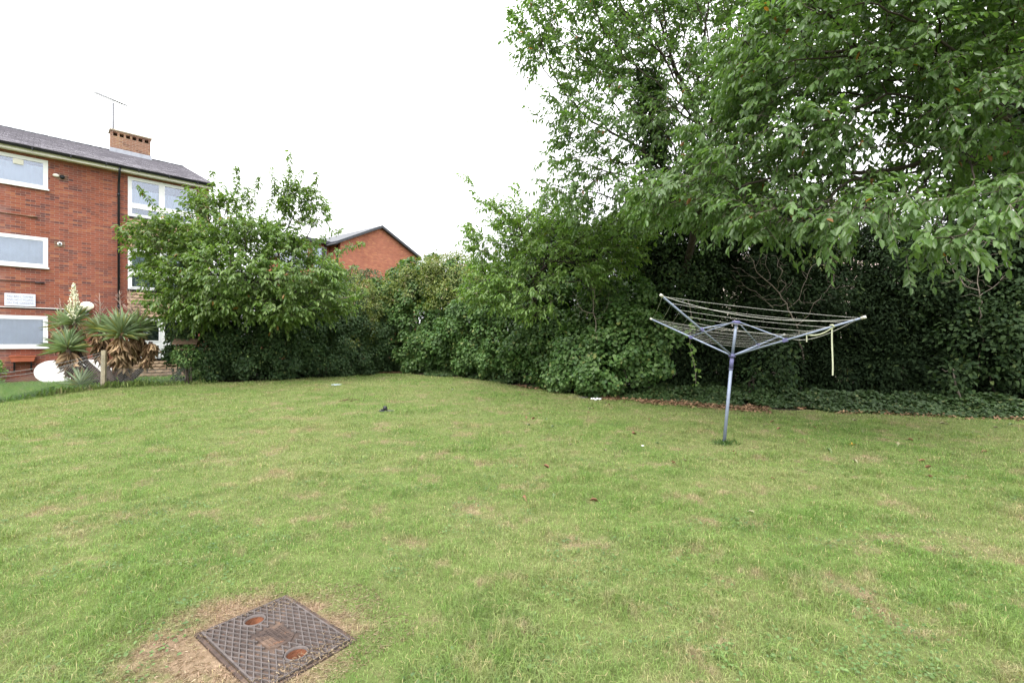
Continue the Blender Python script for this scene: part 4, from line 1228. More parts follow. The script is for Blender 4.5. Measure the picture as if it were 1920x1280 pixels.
def roof_slope(y0, z0, y1, z1, name, mat, x0, x1, parent, tw=.30, gauge=.155, thick=.014):
    L = math.hypot(y1 - y0, z1 - z0); uy, uz = (y1 - y0) / L, (z1 - z0) / L; ny, nz = -uz, uy
    if nz < 0: ny, nz = -ny, -nz
    rows = int(L / gauge); V = []; F = []; rn = []
    for r in range(rows + 1):
        s0, s1 = r * gauge, min((r + 1) * gauge, L)
        off = (r % 2) * tw / 2
        i0 = int(math.floor((x0 - off) / tw)); i1 = int(math.ceil((x1 - off) / tw))
        for i in range(i0, i1):
            a = max(x0, off + i * tw); b_ = min(x1, off + (i + 1) * tw - .004)
            if b_ <= a: continue
            j = random.uniform(0, .004)
            k = len(V)
            for (s_, h_) in ((s0, thick + j), (s1, 0.004)):
                V += [(a, y0 + uy * s_ + ny * h_, z0 + uz * s_ + nz * h_), (b_, y0 + uy * s_ + ny * h_, z0 + uz * s_ + nz * h_)]
            V += [(a, y0 + uy * s0, z0 + uz * s0), (b_, y0 + uy * s0, z0 + uz * s0)]
            F += [(k, k + 1, k + 3, k + 2), (k + 4, k + 5, k + 1, k)]
            v = .45 + .5 * random.random(); rn += [v, 0.0]  # lower tile edges coloured darker, painting in the shade line under each course
    return raw_mesh(name, np.array(V), np.array(F), mat, parent, np.array(rn), smooth=False)
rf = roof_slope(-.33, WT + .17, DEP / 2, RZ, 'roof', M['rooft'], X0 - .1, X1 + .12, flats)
mb = MB()
mb.add([(X0 - .1, DEP / 2, RZ), (X1 + .12, DEP / 2, RZ), (X1 + .12, DEP + .4, WT + .1), (X0 - .1, DEP + .4, WT + .1)], [(0, 1, 2, 3)])
mb.add([(X0 - .1, -.33, WT + .125), (X1 + .12, -.33, WT + .125), (X1 + .12, DEP / 2, RZ - .025), (X0 - .1, DEP / 2, RZ - .025)], [(3, 2, 1, 0)])
mb.add([(X1 + .121, -.33, WT + .06), (X1 + .121, DEP / 2, RZ - .09), (X1 + .121, DEP / 2, RZ + .01), (X1 + .121, -.33, WT + .17)], [(0, 1, 2, 3)])
mb.build('roof_underlay', M['slate'], rf)
mb = MB()
for i in range(int((X1 - X0) / .33) + 1):
    xx = X0 - .1 + i * .33
    mb.tube([(xx, DEP / 2, RZ - .02), (min(xx + .325, X1 + .12), DEP / 2, RZ - .02)], .075 if i % 2 else .078, 10)
mb.build('ridge_tiles', M['slate'], rf)
# chimney, straddling the ridge
CX0, CX1 = 5.68 - 2.60, 5.68 - 1.22
cy0, cy1 = DEP / 2 - .30, DEP / 2 + .22
mb = MB(); zt = 9.02 + E0
mb.box(CX0, CX1, cy0, cy1, RZ - .5, zt - .0)
nh = 7; pier = .075; gap = (CX1 - CX0 - nh * pier) / (nh - 1)
for i in range(nh):
    xx = CX0 + i * (pier + gap)
    mb.box(xx, xx + pier, cy0, cy1, zt, zt + .15)
mb.box(CX0, CX1, cy0, cy1, zt + .15, zt + .22)
ch = mb.build('chimney', M['brick_chim'], rf)
mb = MB(); mb.box(CX0 - .05, CX1 + .05, cy0 - .05, cy1 + .05, zt + .22, zt + .27, bev=.01); mb.build('chimney_cap', M['post'], rf)
mb = MB(); mb.box(CX0 - .04, CX1 + .04, cy0 - .03, cy1 + .03, RZ - .35, RZ + .06); mb.build('chimney_flashing', M['lead'], rf)
# television aerial on its pole
ax = CX0 + .12; ay = cy1 + .02
mb = MB()
mb.tube([(ax, ay, zt - .3), (ax, ay, zt + 1.62)], .030, 6)
mb.build('aerial_mast', M['slate'], rf)
mb = MB()
ca, sa = math.cos(.55), math.sin(.55)
az_ = zt + 1.75
def apt(u, v, w=0): return (ax + u * ca - v * sa, ay + u * sa + v * ca, az_ + w)
mb.tube([apt(-.75, 0, -.04), apt(.62, 0, .04)], .028, 6)
for u in np.linspace(-.7, .42, 13):
    w = -.04 + .08 * (u + .75) / 1.37
    mb.tube([apt(u, -.16, w), apt(u, .16, w)], .014, 4)
for s_ in (-1, 1):
    mb.tube([apt(.50, 0, -.04), apt(.50, .14 * s_, .18)], .006, 4); mb.tube([apt(.58, 0, -.05), apt(.58, .18 * s_, -.26)], .006, 4)
mb.tube([(ax, ay, zt + 1.6), apt(0, 0, .0)], .014, 6)
mb.build('aerial', M['grey'], rf)
# vents, cables and pipes on the wall
def vent_at(x, z, two=False):
    mb = MB()
    mb.box(x - .13, x + .13, -.006, -.001, z - .10, z + .10)
    mb.build('vent_patch', M['brick_chim'], flats)
    mb = MB(); mb.tube([(x, -.003, z), (x, -.05, z)], .062, 16); mb.build('vent', M['black'] if two else M['upvc'], flats)
    mb = MB(); mb.tube([(x, -.05, z), (x, -.056, z)], .034, 12); mb.build('vent_hole', M['dark'], flats)
vent_at(1.42, 5.56 + E0, True); vent_at(1.36, 3.30 + E0); vent_at(1.30, .72 + E0)
mb = MB(); mb.sphere((1.27, -.03, 5.58 + E0), .07, 12, 8, (1.2, .6, .8)); mb.build('vent_cowl', M['cream'], flats)
mb = MB(); mb.tube([(X0, -.02, 4.10 + E0), (.7, -.02, 4.10 + E0), (.72, -.02, 4.16 + E0)], .014, 6); mb.tube([(.62, -.03, 4.1 + E0), (.84, -.03, 4.1 + E0)], .03, 8); mb.build('waste_pipe', M['brick_chim'], flats)
mb = MB(); mb.tube([(X0, -.02, 1.97 + E0), (.9, -.02, 1.97 + E0)], .012, 6); mb.tube([(.78, -.03, 1.96 + E0), (1.0, -.03, 1.96 + E0)], .022, 8); mb.build('waste_pipe', M['black'], flats)
mb = MB(); mb.tube([(X0, -.015, 1.13 + E0), (1.9, -.015, 1.13 + E0), (1.98, -.02, 1.13 + E0)], .014, 6); mb.build('cable', M['upvc'], flats)
mb = MB(); mb.tube([(X0, -.012, 1.10 + E0), (1.9, -.012, 1.10 + E0)], .009, 5); mb.build('cable', M['black'], flats)
mb = MB(); mb.tube([(X0, -.02, -.40 + E0), (-.35, -.02, -.40 + E0)], .02, 6); mb.build('waste_pipe', M['slate'], flats)
# globe lamp on a bracket
lmp = MB(); lmp.tube([(2.03, -.005, .98 + E0), (2.03, -.03, .98 + E0)], .06, 12); lmp.tube([(2.03, -.02, .98 + E0), (2.03, -.16, .98 + E0), (2.03, -.17, 1.07 + E0)], .022, 8); lmp.tube([(2.03, -.17, 1.03 + E0), (2.03, -.17, 1.10 + E0)], .055, 12)
lo = lmp.build('wall_lamp', M['grey'], flats)
mb = MB(); mb.sphere((2.03, -.17, 1.26 + E0), .185, 20, 12, (1, 1, .78)); mb.build('lamp_globe', M['globe'], lo)

def bpt(x, y, z):
    c, s_ = math.cos(BA), math.sin(BA)
    return (BX + x * c - y * s_, BY + x * s_ + y * c, BZ - .05 + z)

# ------------------------------------------------------------------ sign on the wall
sg = empty('notice_sign', bpt(.445, -.03, 1.37 + E0), BA, label='white rectangular notice with three lines of grey capitals on the brick wall', cat='sign')
mb = MB(); mb.box(-.345, .345, -.008, .022, -.20, .20, bev=.007); mb.build('sign_board', M['signw'], sg)
def text_obj(body, size, loc, parent, mat, width=None, name='lettering'):
    cu = bpy.data.curves.new(name, 'FONT'); cu.body = body; cu.size = size; cu.align_x = 'CENTER'; cu.align_y = 'CENTER'; cu.extrude = .001
    tmp = bpy.data.objects.new('tmp', cu); COL.objects.link(tmp)
    bpy.context.view_layer.update()
    me = bpy.data.meshes.new_from_object(tmp.evaluated_get(bpy.context.evaluated_depsgraph_get()))
    COL.objects.unlink(tmp); bpy.data.objects.remove(tmp)
    xs_ = [v.co.x for v in me.vertices]; wd = max(xs_) - min(xs_)
    k = (width / wd) if width else 1
    for v in me.vertices: v.co.x *= k
    me.materials.clear()
    o = link(name, me, mat, parent)
    o.location = loc; o.rotation_euler = (math.pi / 2, 0, 0)
    return o
for tx, zz, wd in (('NO BALL GAMES', .105, .58), ('AND NO CYCLING', .0, .60), ('ON THE GARDENS', -.105, .60)):
    text_obj(tx, .095, (0, -.011, zz), sg, M['letter'], wd)

# planter shelf under the ground floor window
sh = empty('wall_planter', bpt(.50, -.02, -.55 + E0), BA, label='terracotta trough on two dark brackets below the ground floor window', cat='planter')
mb = MB()
mb.prism([(-.25, -.06), (.25, -.06), (.29, .10), (-.29, .10)], -.26, -.02)
mb.box(-.305, .305, -.275, -.005, .10, .125)
mb.build('trough', M['terra'], sh)
for s_ in (-.19, .19):
    mb = MB(); mb.box(s_ - .02, s_ + .02, -.02, 0, -.36, -.06); mb.box(s_ - .02, s_ + .02, -.24, -.02, -.09, -.062)
    mb.tube([(s_, -.22, -.09), (s_, -.01, -.32)], .012, 6); mb.build('bracket', M['black'], sh)

# white oval-ended board leaning on the wall
bd = empty('white_board', bpt(1.72, -.42, .02), BA, label='white round-ended plastic board leaning on its long edge against the brick wall', cat='board')
mb = MB()
poly = []
L1, H1 = .95, .78
for w in np.linspace(-math.pi / 2, -3 * math.pi / 2, 18): poly.append((-L1 + .42 + math.cos(w) * .42 * 1.05, H1 / 2 + math.sin(w) * H1 / 2))
for w in np.linspace(math.pi / 2, -math.pi / 2, 18): poly.append((L1 - .42 + math.cos(w) * .42, H1 / 2 + math.sin(w) * H1 / 2))
Mt = Matrix.Rotation(math.radians(-20), 4, 'X')
mb.prism(poly, -.02, .02, Mt)
mb.build('board_panel', M['board'], bd)
mb = MB()
p = Mt @ Vector((-.12, -.022, .33)); q = Mt @ Vector((-.12, -.028, .33))
mb.tube([p, q], .025, 12); mb.build('hole', M['black'], bd)
# grey meter box and small plant at the left end
mb = MB(); mb.box(-.22, .22, -.2, .2, 0, .62, bev=.02); mb.box(-.2, .2, -.215, -.2, .05, .55)
o = mb.build('storage_box', M['grey'], None); o.location = bpt(-.42, -.4, .03); o.rotation_euler = (0, 0, BA)
tag(o, 'grey box standing against the brick wall at the left edge', 'box')
pb = bpt(-.02, -.35, .05)
shrub('wall_shrub', 'small leafy shrub against the brick wall at the left edge', 'shrub', [(np.array([pb[0], pb[1], pb[2] + .35]), np.array([.22, .22, .34]))], M['hazel'], L=.05, dens=700, clump=(.08, .15), cl_dens=25, stems=2)

# ------------------------------------------------------------------ yucca
yb = gp(212, 14.15)
yu = empty('yucca_plant', tuple(yb), label='multi-stemmed yucca with brown dead skirts and a cream flower spike by the fence post', cat='plant')
heads = [(127, 656, 13.9, .62, 1.0), (140, 606, 14.4, .52, .8), (188, 622, 14.4, .50, .8), (227, 630, 13.9, .72, 1.2), (258, 618, 14.4, .55, .9), (118, 612, 14.5, .50, .7), (283, 640, 14.3, .42, .0)]
tm = MB()
P_, D_, N_, L_, W_ = [], [], [], [], []; Pd, Dd, Nd, Ld, Wd_ = [], [], [], [], []
for i, (px, py, Yd, Lh, green) in enumerate(heads):
    h = at(px, py, Yd)
    bs = yb + [(-.12, -.08, .1, .25, .2, -.2, .3)[i], 0, 0]
    mid = bs * .45 + h * .55 + np.array([(h[0] - bs[0]) * .25, 0, -.15])
    pts = [bs, bs * .6 + mid * .4, mid, mid * .4 + h * .6, h]
    tm.tube([tuple(p - yb) for p in pts], [.11, .09, .075, .065, .05], 9)
    ng = int(130 * green) 
    if ng:
        u = rng.random(ng); el = np.radians(-12 + 95 * u ** 1.0); az = rng.random(ng) * 6.28
        d = np.stack([np.cos(el) * np.cos(az), np.cos(el) * np.sin(az), np.sin(el)], 1)
        P_.append(h + d * .04 + np.array([0, 0, .10]) * (u[:, None])); D_.append(d)
        N_.append(np.cross(np.cross(d, [0, 0, 1.0]), d) + rng.normal(0, .2, (ng, 3)))
        L_.append(Lh * (.75 + .35 * rng.random(ng))); W_.append(np.full(ng, .028))
    nd = 360
    el = np.radians(rng.uniform(-88, -35, nd)); az = rng.random(nd) * 6.28
    d = np.stack([np.cos(el) * np.cos(az), np.cos(el) * np.sin(az), np.sin(el)], 1)
    uu = rng.random(nd) ** 1.4 * 1.7; pl = [pts[4], pts[3], pts[2], pts[1]]
    ii = np.minimum(uu.astype(int), 2); fr2 = (uu - ii)[:, None]
    base_p = np.array(pl)[ii] * (1 - fr2) + np.array(pl)[ii + 1] * fr2
    Pd.append(base_p + d * .05); Dd.append(d); Nd.append(np.cross(np.cross(d, [0, 0, 1.0]), d) + rng.normal(0, .6, (nd, 3)))
    Ld.append(Lh * (.42 + .42 * rng.random(nd))); Wd_.append(np.full(nd, .013))
# young offset at the foot
h = gp(150, 13.7) + [0, 0, .08]; ng = 60
el = np.radians(rng.uniform(10, 85, ng)); az = rng.random(ng) * 6.28
d = np.stack([np.cos(el) * np.cos(az), np.cos(el) * np.sin(az), np.sin(el)], 1)
P_.append(h + d * .02); D_.append(d); N_.append(np.cross(np.cross(d, [0, 0, 1.0]), d)); L_.append(.35 + .25 * rng.random(ng)); W_.append(np.full(ng, .035))
tm.build('trunk', M['yucca_trunk'], yu)
SW = (np.array([[0, 0, 0], [.35, .5, .04], [.7, .32, -.0], [1, 0, -.10], [.7, -.32, -.0], [.35, -.5, .04]]), np.array([[0, 1, 2, 3], [0, 3, 4, 5]]))
P_ = np.concatenate(P_); leaves('leaves', P_ - yb, np.concatenate(D_), np.concatenate(N_), np.concatenate(L_), np.concatenate(W_), rng.random(len(P_)), M['yucca'], yu, SW)
SWd = (np.array([[0, 0, 0], [.35, .5, .10], [.7, .32, .0], [1, 0, -.25], [.7, -.32, .0], [.35, -.5, .10]]), SW[1])
Pd = np.concatenate(Pd); leaves('dead_leaves', Pd - yb, np.concatenate(Dd), np.concatenate(Nd), np.concatenate(Ld), np.concatenate(Wd_), rng.random(len(Pd)), M['yucca_dead'], yu, SWd)
# flower spike
s0 = at(140, 606, 14.4); s1 = at(138, 530, 14.4)
fs_ = MB(); fs_.tube([s0 - yb, s1 - yb], [.022, .008], 6)
for i in range(280):
    t = .12 + .88 * rng.random(); p = s0 + (s1 - s0) * t - yb
    az = rng.random() * 6.28; rr = (.15 * math.sin(min(1, (1.08 - t) * 1.5) * 1.5)) * (.35 + .65 * rng.random())
    q = p + np.array([math.cos(az) * rr, math.sin(az) * rr, -.03])
    fs_.sphere(q, .012 + .009 * rng.random(), 6, 4, (1, 1, 1.5))
fs_.build('flower_spike', M['petal'], yu)
for (px, py, px1, py1) in ((117, 640, 112, 560), (188, 610, 186, 549), (225, 610, 224, 544), (246, 600, 243, 543), (263, 610, 262, 562)):
    st = MB(); a = at(px, py, 14.3); b_ = at(px1, py1, 14.3)
    st.tube([a - yb, (a + b_) / 2 - yb + [.02, 0, 0], b_ - yb], [.014, .010, .005], 5)
    for k in range(30):
        t = .15 + .8 * rng.random(); p = a + (b_ - a) * t; az = rng.random() * 6.28; ln = .24 * (1.1 - t) + .05
        q = p + np.array([math.cos(az) * ln * .8, math.sin(az) * ln * .8, ln * .7])
        st.tube([p - yb, (p + q) / 2 - yb + [0, 0, -.015], q - yb], [.006, .005, .003], 3)
    st.build('dried_stalk', M['stalk'], yu)

# ------------------------------------------------------------------ chain link fence
fp = gp(194, 13.6)
fe = empty('wire_fence', tuple(fp), label='sagging chain link fence on a short concrete post in front of the yucca', cat='fence')
mb = MB(); mb.box(-.055, .055, -.055, .055, -.1, 1.10, Matrix.Rotation(math.radians(1), 4, 'Y') @ Matrix.Rotation(.3, 4, 'Z'), bev=.01); mb.build('post', M['post'], fe)
def fence_run(a, b_, ha, hb, sagtop=.12, cell=.085, fall=None):
    a = np.array(a[:2]); b_ = np.array(b_[:2]); L = np.linalg.norm(b_ - a)
    def pos(s, v):
        t = s / L; p = a + (b_ - a) * t
        H = ha + (hb - ha) * t - sagtop * math.sin(math.pi * t)
        wob = .05 * math.sin(s * 3 + v * 2) * (v)
        return np.array([p[0] + wob, p[1] + wob * .5, float(gz(p[0], p[1])) + .01 + H * v]) - fp
    w = MB()
    rows = 11; ncol = int(L / cell)
    for k in range(-rows, ncol):
        for sgn in (1, -1):
            pts = []
            for r in range(rows + 1):
                s = (k + r) * cell if sgn > 0 else (k + rows - r) * cell
                if 0 <= s <= L: pts.append(pos(s, r / rows))
            if len(pts) > 1: w.tube(pts, .0016, 3, cap=False)
    return w, pos, L
w, pos, L = fence_run(fp, (-11.9, 10.6), 1.0, .45, .05)
w.build('wire_mesh', M['wire'], fe)
tw_ = MB()
for dz, sg_ in ((1.05, .28), (.98, .42)):
    q = np.array([-12.6, 10.2, .0])
    pts = []
    for t in np.linspace(0, 1, 14):
        p = fp * (1 - t) + q * t; p[2] = float(gz(p[0], p[1])) + dz * (1 - t) + .62 * t - sg_ * math.sin(math.pi * t) * .5
        pts.append(p - fp)
    tw_.tube(pts, .0045, 5)
tw_.build('top_wire', M['wire'], fe)
w, pos, L = fence_run(fp, (-10.1, 14.75), .62, .50, .05)
w.build('wire_mesh', M['wire'], fe)
# long grass and weeds along the fence foot
n = 3000
t = rng.random(n); seg = rng.random(n) < .5
fx = np.where(seg, fp[0] + (-12.1 - fp[0]) * t, fp[0] + (-9.9 - fp[0]) * t) + rng.normal(0, .10, n)
fy = np.where(seg, fp[1] + (10.6 - fp[1]) * t, fp[1] + (14.8 - fp[1]) * t) + rng.normal(0, .10, n)
P = np.stack([fx, fy, gz(fx, fy)], 1)
D = np.stack([rng.normal(0, .35, n), rng.normal(0, .35, n), np.ones(n)], 1)
L_ = (.06 + .16 * rng.random(n) ** 2) * (.6 + .8 * vnoise(fx, fy, 2, 44))
o = leaves('long_grass', P, D, rng.normal(size=(n, 3)), L_, .009, rng.random(n) * .9, M['blade'])
tag(o, 'uncut grass growing through the foot of the wire fence', 'grass', kind='stuff')

# ------------------------------------------------------------------ bird table
bp_ = gp(350, 14.9) - [0, 0, .12]
bt = empty('bird_table', tuple(bp_), math.radians(20), label='small wooden bird table with pitched roof beside the dark evergreen shrub', cat='bird table')
mb = MB(); mb.box(-.035, .035, -.035, .035, 0, 1.18)
for s_ in (-1, 1): mb.tube([(0, 0, .25), (s_ * .22, 0, 0.0)], .02, 6); mb.tube([(0, 0, .25), (0, s_ * .22, 0.0)], .02, 6)
mb.build('post', M['birdwood'], bt)
mb = MB(); mb.box(-.27, .27, -.19, .19, 1.18, 1.205); mb.box(-.27, .27, -.20, -.185, 1.205, 1.24); mb.box(-.27, .27, .185, .20, 1.205, 1.24); mb.build('tray', M['birdwood'], bt)
for sx_ in (-1, 1):
    for sy_ in (-1, 1):
        mb = MB(); mb.box(sx_ * .23 - .012, sx_ * .23 + .012, sy_ * .15 - .012, sy_ * .15 + .012, 1.205, 1.40); mb.build('roof_prop', M['birdwood'], bt)
mb = MB()
mb.add([(-.33, -.24, 1.36), (.33, -.24, 1.36), (.33, 0, 1.52), (-.33, 0, 1.52), (-.33, .24, 1.36), (.33, .24, 1.36), (-.33, -.24, 1.385), (.33, -.24, 1.385), (.33, 0, 1.545), (-.33, 0, 1.545), (-.33, .24, 1.385), (.33, .24, 1.385)],
       [(0, 3, 2, 1), (3, 4, 5, 2), (6, 7, 8, 9), (9, 8, 11, 10), (0, 1, 7, 6), (4, 10, 11, 5), (0, 6, 9, 3), (3, 9, 10, 4), (1, 2, 8, 7), (2, 5, 11, 8)])
mb.build('roof', M['birdwood'], bt)
shrub('euonymus_shrub', 'small blue-green shrub round the post of the bird table', 'shrub', [B(352, 668, 14.7, .34, .3, .26), B(365, 690, 14.9, .22, .25, .35)], M['ivy'], L=.055, wr=.6, dens=420, clump=(.10, .2), cl_dens=14, stems=3, base=tuple(gp(360, 14.95)))

# ------------------------------------------------------------------ distant orange brick building
C0 = np.array([-11.7, 32.0]); gd = np.array([.588, .809]); ga_ = math.atan2(gd[1], gd[0])
fh = empty('gabled_building', (C0[0], C0[1], 0.0), ga_, label='distant orange brick building with dark-edged gable behind the hedge', cat='building')
Wg = 6.85; ap = 9.95; ev = 8.35
mb = MB()
mb.add([(0, 0, 0), (Wg, 0, 0), (Wg, 0, ev), (Wg * .49, 0, ap), (0, 0, ev)], [(0, 1, 2, 3, 4)])
mb.add([(0, 0, 0), (0, 0, ev), (0, 11, ev), (0, 11, 0)], [(0, 1, 2, 3)])
mb.add([(Wg, 0, 0), (Wg, 11, 0), (Wg, 11, ev), (Wg, 0, ev)], [(0, 1, 2, 3)])
mb.add([(0, 11, 0), (0, 11, ev), (Wg * .49, 11, ap), (Wg, 11, ev), (Wg, 11, 0)], [(0, 1, 2, 3, 4)])
mb.build('wall', M['brick_far'], fh)
mb = MB()
q = Wg * .49
for (xa, za, xb, zb_) in ((-.35, ev - .17, q, ap), (q, ap, Wg + .35, ev - .17)):
    mb.add([(xa, -.25, za), (xb, -.25, zb_), (xb, 11.2, zb_), (xa, 11.2, za), (xa, -.25, za + .18), (xb, -.25, zb_ + .18), (xb, 11.2, zb_ + .18), (xa, 11.2, za + .18)],
           [(0, 3, 2, 1), (4, 5, 6, 7), (0, 1, 5, 4), (1, 2, 6, 5), (2, 3, 7, 6), (3, 0, 4, 7)])
rr = mb.build('roof', M['slate'], fh)
mb = MB(); mb.tube([(Wg + .4, -.2, ev - .2), (Wg + .4, 11, ev - .2)], .07, 8); mb.tube([(-.4, -.2, ev - .2), (-.4, 11, ev - .2)], .07, 8); mb.build('gutter', M['black'], fh)
mb = MB(); mb.tube([(-.04, .3, 0), (-.04, .3, ev - .2)], .05, 8); mb.tube([(Wg + .02, -.06, 0), (Wg + .02, -.06, ev - .3)], .04, 8); mb.build('downpipe', M['black'], fh)
mb = MB(); mb.tube([(Wg + .1, 1.5, ev - .4), (Wg + .1, 1.5, ev + 1.1)], .07, 8); mb.build('flue', M['black'], fh)
mb = MB(); mb.tube([(Wg - .9, -.01, ev - .55), (Wg - .9, -.10, ev - .55)], .06, 8); mb.build('vent', M['black'], fh)
# projecting dark bay on the left side
mb = MB(); mb.box(-1.5, -.05, 1.2, 5.2, 5.0, ev - .1); mb.build('bay', M['brick_far'], fh)
mb = MB(); mb.box(-1.95, 0.0, .9, 5.6, ev - .1, ev + .12); mb.build('bay_roof', M['slate'], fh)
wmb = MB()
wmb.box(-1.56, -1.51, 1.4, 5.0, ev - 1.9, ev - .3); w_ = wmb.build('window', M['grey'], fh)
for a in (1.5, 2.7, 3.9):
    mb = MB(); mb.box(-1.575, -1.561, a, a + 1.05, ev - 1.8, ev - .4); mb.build('pane', M['glass'], w_)
wmb = MB(); wmb.box(-1.3, -.3, 1.13, 1.19, ev - 1.9, ev - .3); w_ = wmb.build('window', M['grey'], fh)
mb = MB(); mb.box(-1.22, -.38, 1.11, 1.129, ev - 1.8, ev - .4); mb.build('pane', M['glass'], w_)

# house behind the trees on the right, its pale roof showing through the gap
nh_ = at(1590, 560, 27)
hs = empty('pale_roofed_house', (nh_[0], nh_[1], 0), math.radians(-8), label='house with pale pink tiled roof glimpsed through the trees behind the airer', cat='house')
mb = MB()
mb.add([(-6, 0, 0), (6, 0, 0), (6, 0, 4.6), (-6, 0, 4.6)], [(0, 1, 2, 3)])
mb.add([(-6, 8, 0), (-6, 0, 0), (-6, 0, 4.6), (-6, 4, 7.4), (-6, 8, 4.6)], [(0, 1, 2, 3, 4)]); mb.add([(6, 0, 0), (6, 8, 0), (6, 8, 4.6), (6, 4, 7.4), (6, 0, 4.6)], [(0, 1, 2, 3, 4)])
mb.add([(6, 8, 0), (-6, 8, 0), (-6, 8, 4.6), (6, 8, 4.6)], [(0, 1, 2, 3)])
mb.build('wall', M['render'], hs)
r_ = roof_slope(-.4, 4.4, 4, 7.4, 'roof', M['pinktile'], -6.3, 6.3, hs, tw=.3, gauge=.25, thick=.03)
mb = MB(); mb.add([(-6.3, 4, 7.39), (6.3, 4, 7.39), (6.3, 8.4, 4.4), (-6.3, 8.4, 4.4)], [(0, 1, 2, 3)]); mb.build('roof_back', M['slate'], r_)

# ------------------------------------------------------------------ rotary clothes airer
base = np.array([3.14, 6.95, 0.0]); base[2] = float(gz(base[0], base[1]))
hubL = at(1373, 667, 6.95); hubT = at(1381, 604, 6.95)
air = empty('rotary_clothes_airer', tuple(base), label='leaning blue-grey rotary clothes airer with four arms and pale lines', cat='clothes airer')
def lo(p): return tuple(np.array(p) - base)
dirm = nrm(hubT - base)
mb = MB()
mb.tube([lo(base - dirm * .1), lo(hubL - dirm * .12)], .0235, 14); mb.build('mast', M['alu_mast'], air)
mb = MB(); mb.tube([lo(hubL - dirm * .2), lo(hubL)], .029, 14); mb.tube([lo(hubL - dirm * .205), lo(hubL - dirm * .19)], .031, 14)
mb.tube([lo(hubL - dirm * .02), lo(hubL + dirm * .025)], .05, 14); slv = mb.build('lower_hub', M['purple'], air)
mb = MB(); mb.tube([lo(hubL), lo(hubT)], .021, 14); mb.build('inner_mast', M['alu_mast'], air)
mb = MB(); mb.tube([lo(hubT - dirm * .03), lo(hubT + dirm * .005), lo(hubT + dirm * .02)], [.062, .066, .04], 14); mb.build('top_hub', M['purple'], air)
tips = {'A': at(1240, 554, 6.2), 'B': at(1221, 598, 8.3), 'C': at(1620, 595, 5.5), 'D': at(1470, 627, 7.95)}
order = ['A', 'B', 'D', 'C']
for k, tp in tips.items():
    d = nrm(tp - hubL)
    s = hubL + d * .045
    mb = MB(); mb.tube([lo(s), lo(tp)], [.0165, .0150], 8, sq=.8)
    arm = mb.build('arm', M['alu'], air)
    mb = MB(); mb.tube([lo(tp - d * .03), lo(tp + d * .02)], .0185, 8); mb.tube([lo(tp - d * .005), lo(tp + d * .01)], .020, 8); mb.build('end_cap', M['cap'], arm)
    m_ = hubL + (tp - hubL) * .46
    mb = MB(); mb.box(-.03, .03, -.02, .02, -.024, .024, Matrix.Translation(Vector(lo(m_))) @ Vector(d).to_track_quat('X', 'Z').to_matrix().to_4x4(), bev=.004)
    mb.build('bracket', M['purple'], arm)
    hd = np.array([d[0], d[1], 0]); hd = nrm(hd)
    mb = MB(); mb.tube([lo(hubT + hd * .05), lo(m_ + np.array([0, 0, .018]))], .0105, 8, sq=.7); mb.build('strut', M['alu'], air)
    mb = MB()
    for f in np.linspace(.3, .97, 9):
        q = hubL + (tp - hubL) * f; mb.sphere(lo(q + np.array([0, 0, .012])), .006, 6, 4)
    mb.build('line_clip', M['black'], arm)
fr_ = np.linspace(.36, .985, 9)
for i in range(4):
    a, b_ = tips[order[i]], tips[order[(i + 1) % 4]]
    for j, f in enumerate((np.linspace(.42, .985, 6), np.linspace(.36, .985, 9), np.linspace(.42, .98, 6), np.linspace(.56, .97, 5))[i]):
        pa = hubL + (a - hubL) * f; pb_ = hubL + (b_ - hubL) * f
        sag = .015 + .02 * random.random() + .03 * (j == 8)
        pts = [lo(pa + (pb_ - pa) * t - np.array([0, 0, sag * 4 * t * (1 - t)]) + [0, 0, .012]) for t in np.linspace(0, 1, 9)]
        mb = MB(); mb.tube(pts, .0019, 4, cap=False); mb.build('line', M['cord'], air)
# one slack line crossing between arms and one loop under the near arm
mb = MB()
A_, C_ = tips['A'], tips['C']
pts = [lo(A_ * (1 - t) + (hubL + (C_ - hubL) * .96) * t - np.array([0, 0, 4 * .13 * t * (1 - t)])) for t in np.linspace(0, 1, 16)]
mb.tube(pts, .003, 4, cap=False); mb.build('line', M['cord'], air)
mb = MB()
p0 = hubL + (C_ - hubL) * .5; p1 = hubL + (C_ - hubL) * .97
pts = [lo(p0 * (1 - t) + p1 * t - np.array([0, 0, .085 * 4 * t * (1 - t) * (1.4 - .8 * t) * .9])) for t in np.linspace(0, 1, 14)]
mb.tube(pts, .003, 4, cap=False); mb.build('line', M['cord'], air)

# pale cloth strip tied on the near arm
def on_c(f): return hubL + (C_ - hubL) * f
sp0 = on_c(.80)
stp = empty('cloth_strip', tuple(sp0), label='pale yellow cloth strip tied round the near arm of the airer, one end hanging', cat='strap')
def ribbon(pts, w, nrm_v):
    mb = MB(); vs = []
    wv = Vector(w)
    t_ = Vector(nrm_v) * .0012
    for p in pts:
        p = Vector(p); vs += [p - wv - t_, p + wv - t_, p + wv + t_, p - wv + t_]
    fs = []
    for i in range(len(pts) - 1):
        for j in range(4): fs.append((4 * i + j, 4 * i + (j + 1) % 4, 4 * i + 4 + (j + 1) % 4, 4 * i + 4 + j))
    mb.add(vs, fs, True); return mb
zz = np.linspace(0.02, -.60, 16)
mb = ribbon([(.004 * math.sin(z * 9), .003 * math.cos(z * 7), z) for z in zz], (.011, .002, 0), (0, 1, 0)); mb.build('hanging_end', M['strap'], stp)
mb = MB(); mb.tube([(-.012, -.02, .02), (.012, -.024, .0), (.016, .02, -.012), (-.012, .022, .018), (-.012, -.02, .02)], .011, 6); mb.build('knot', M['strap'], stp)
q = on_c(.62) - sp0
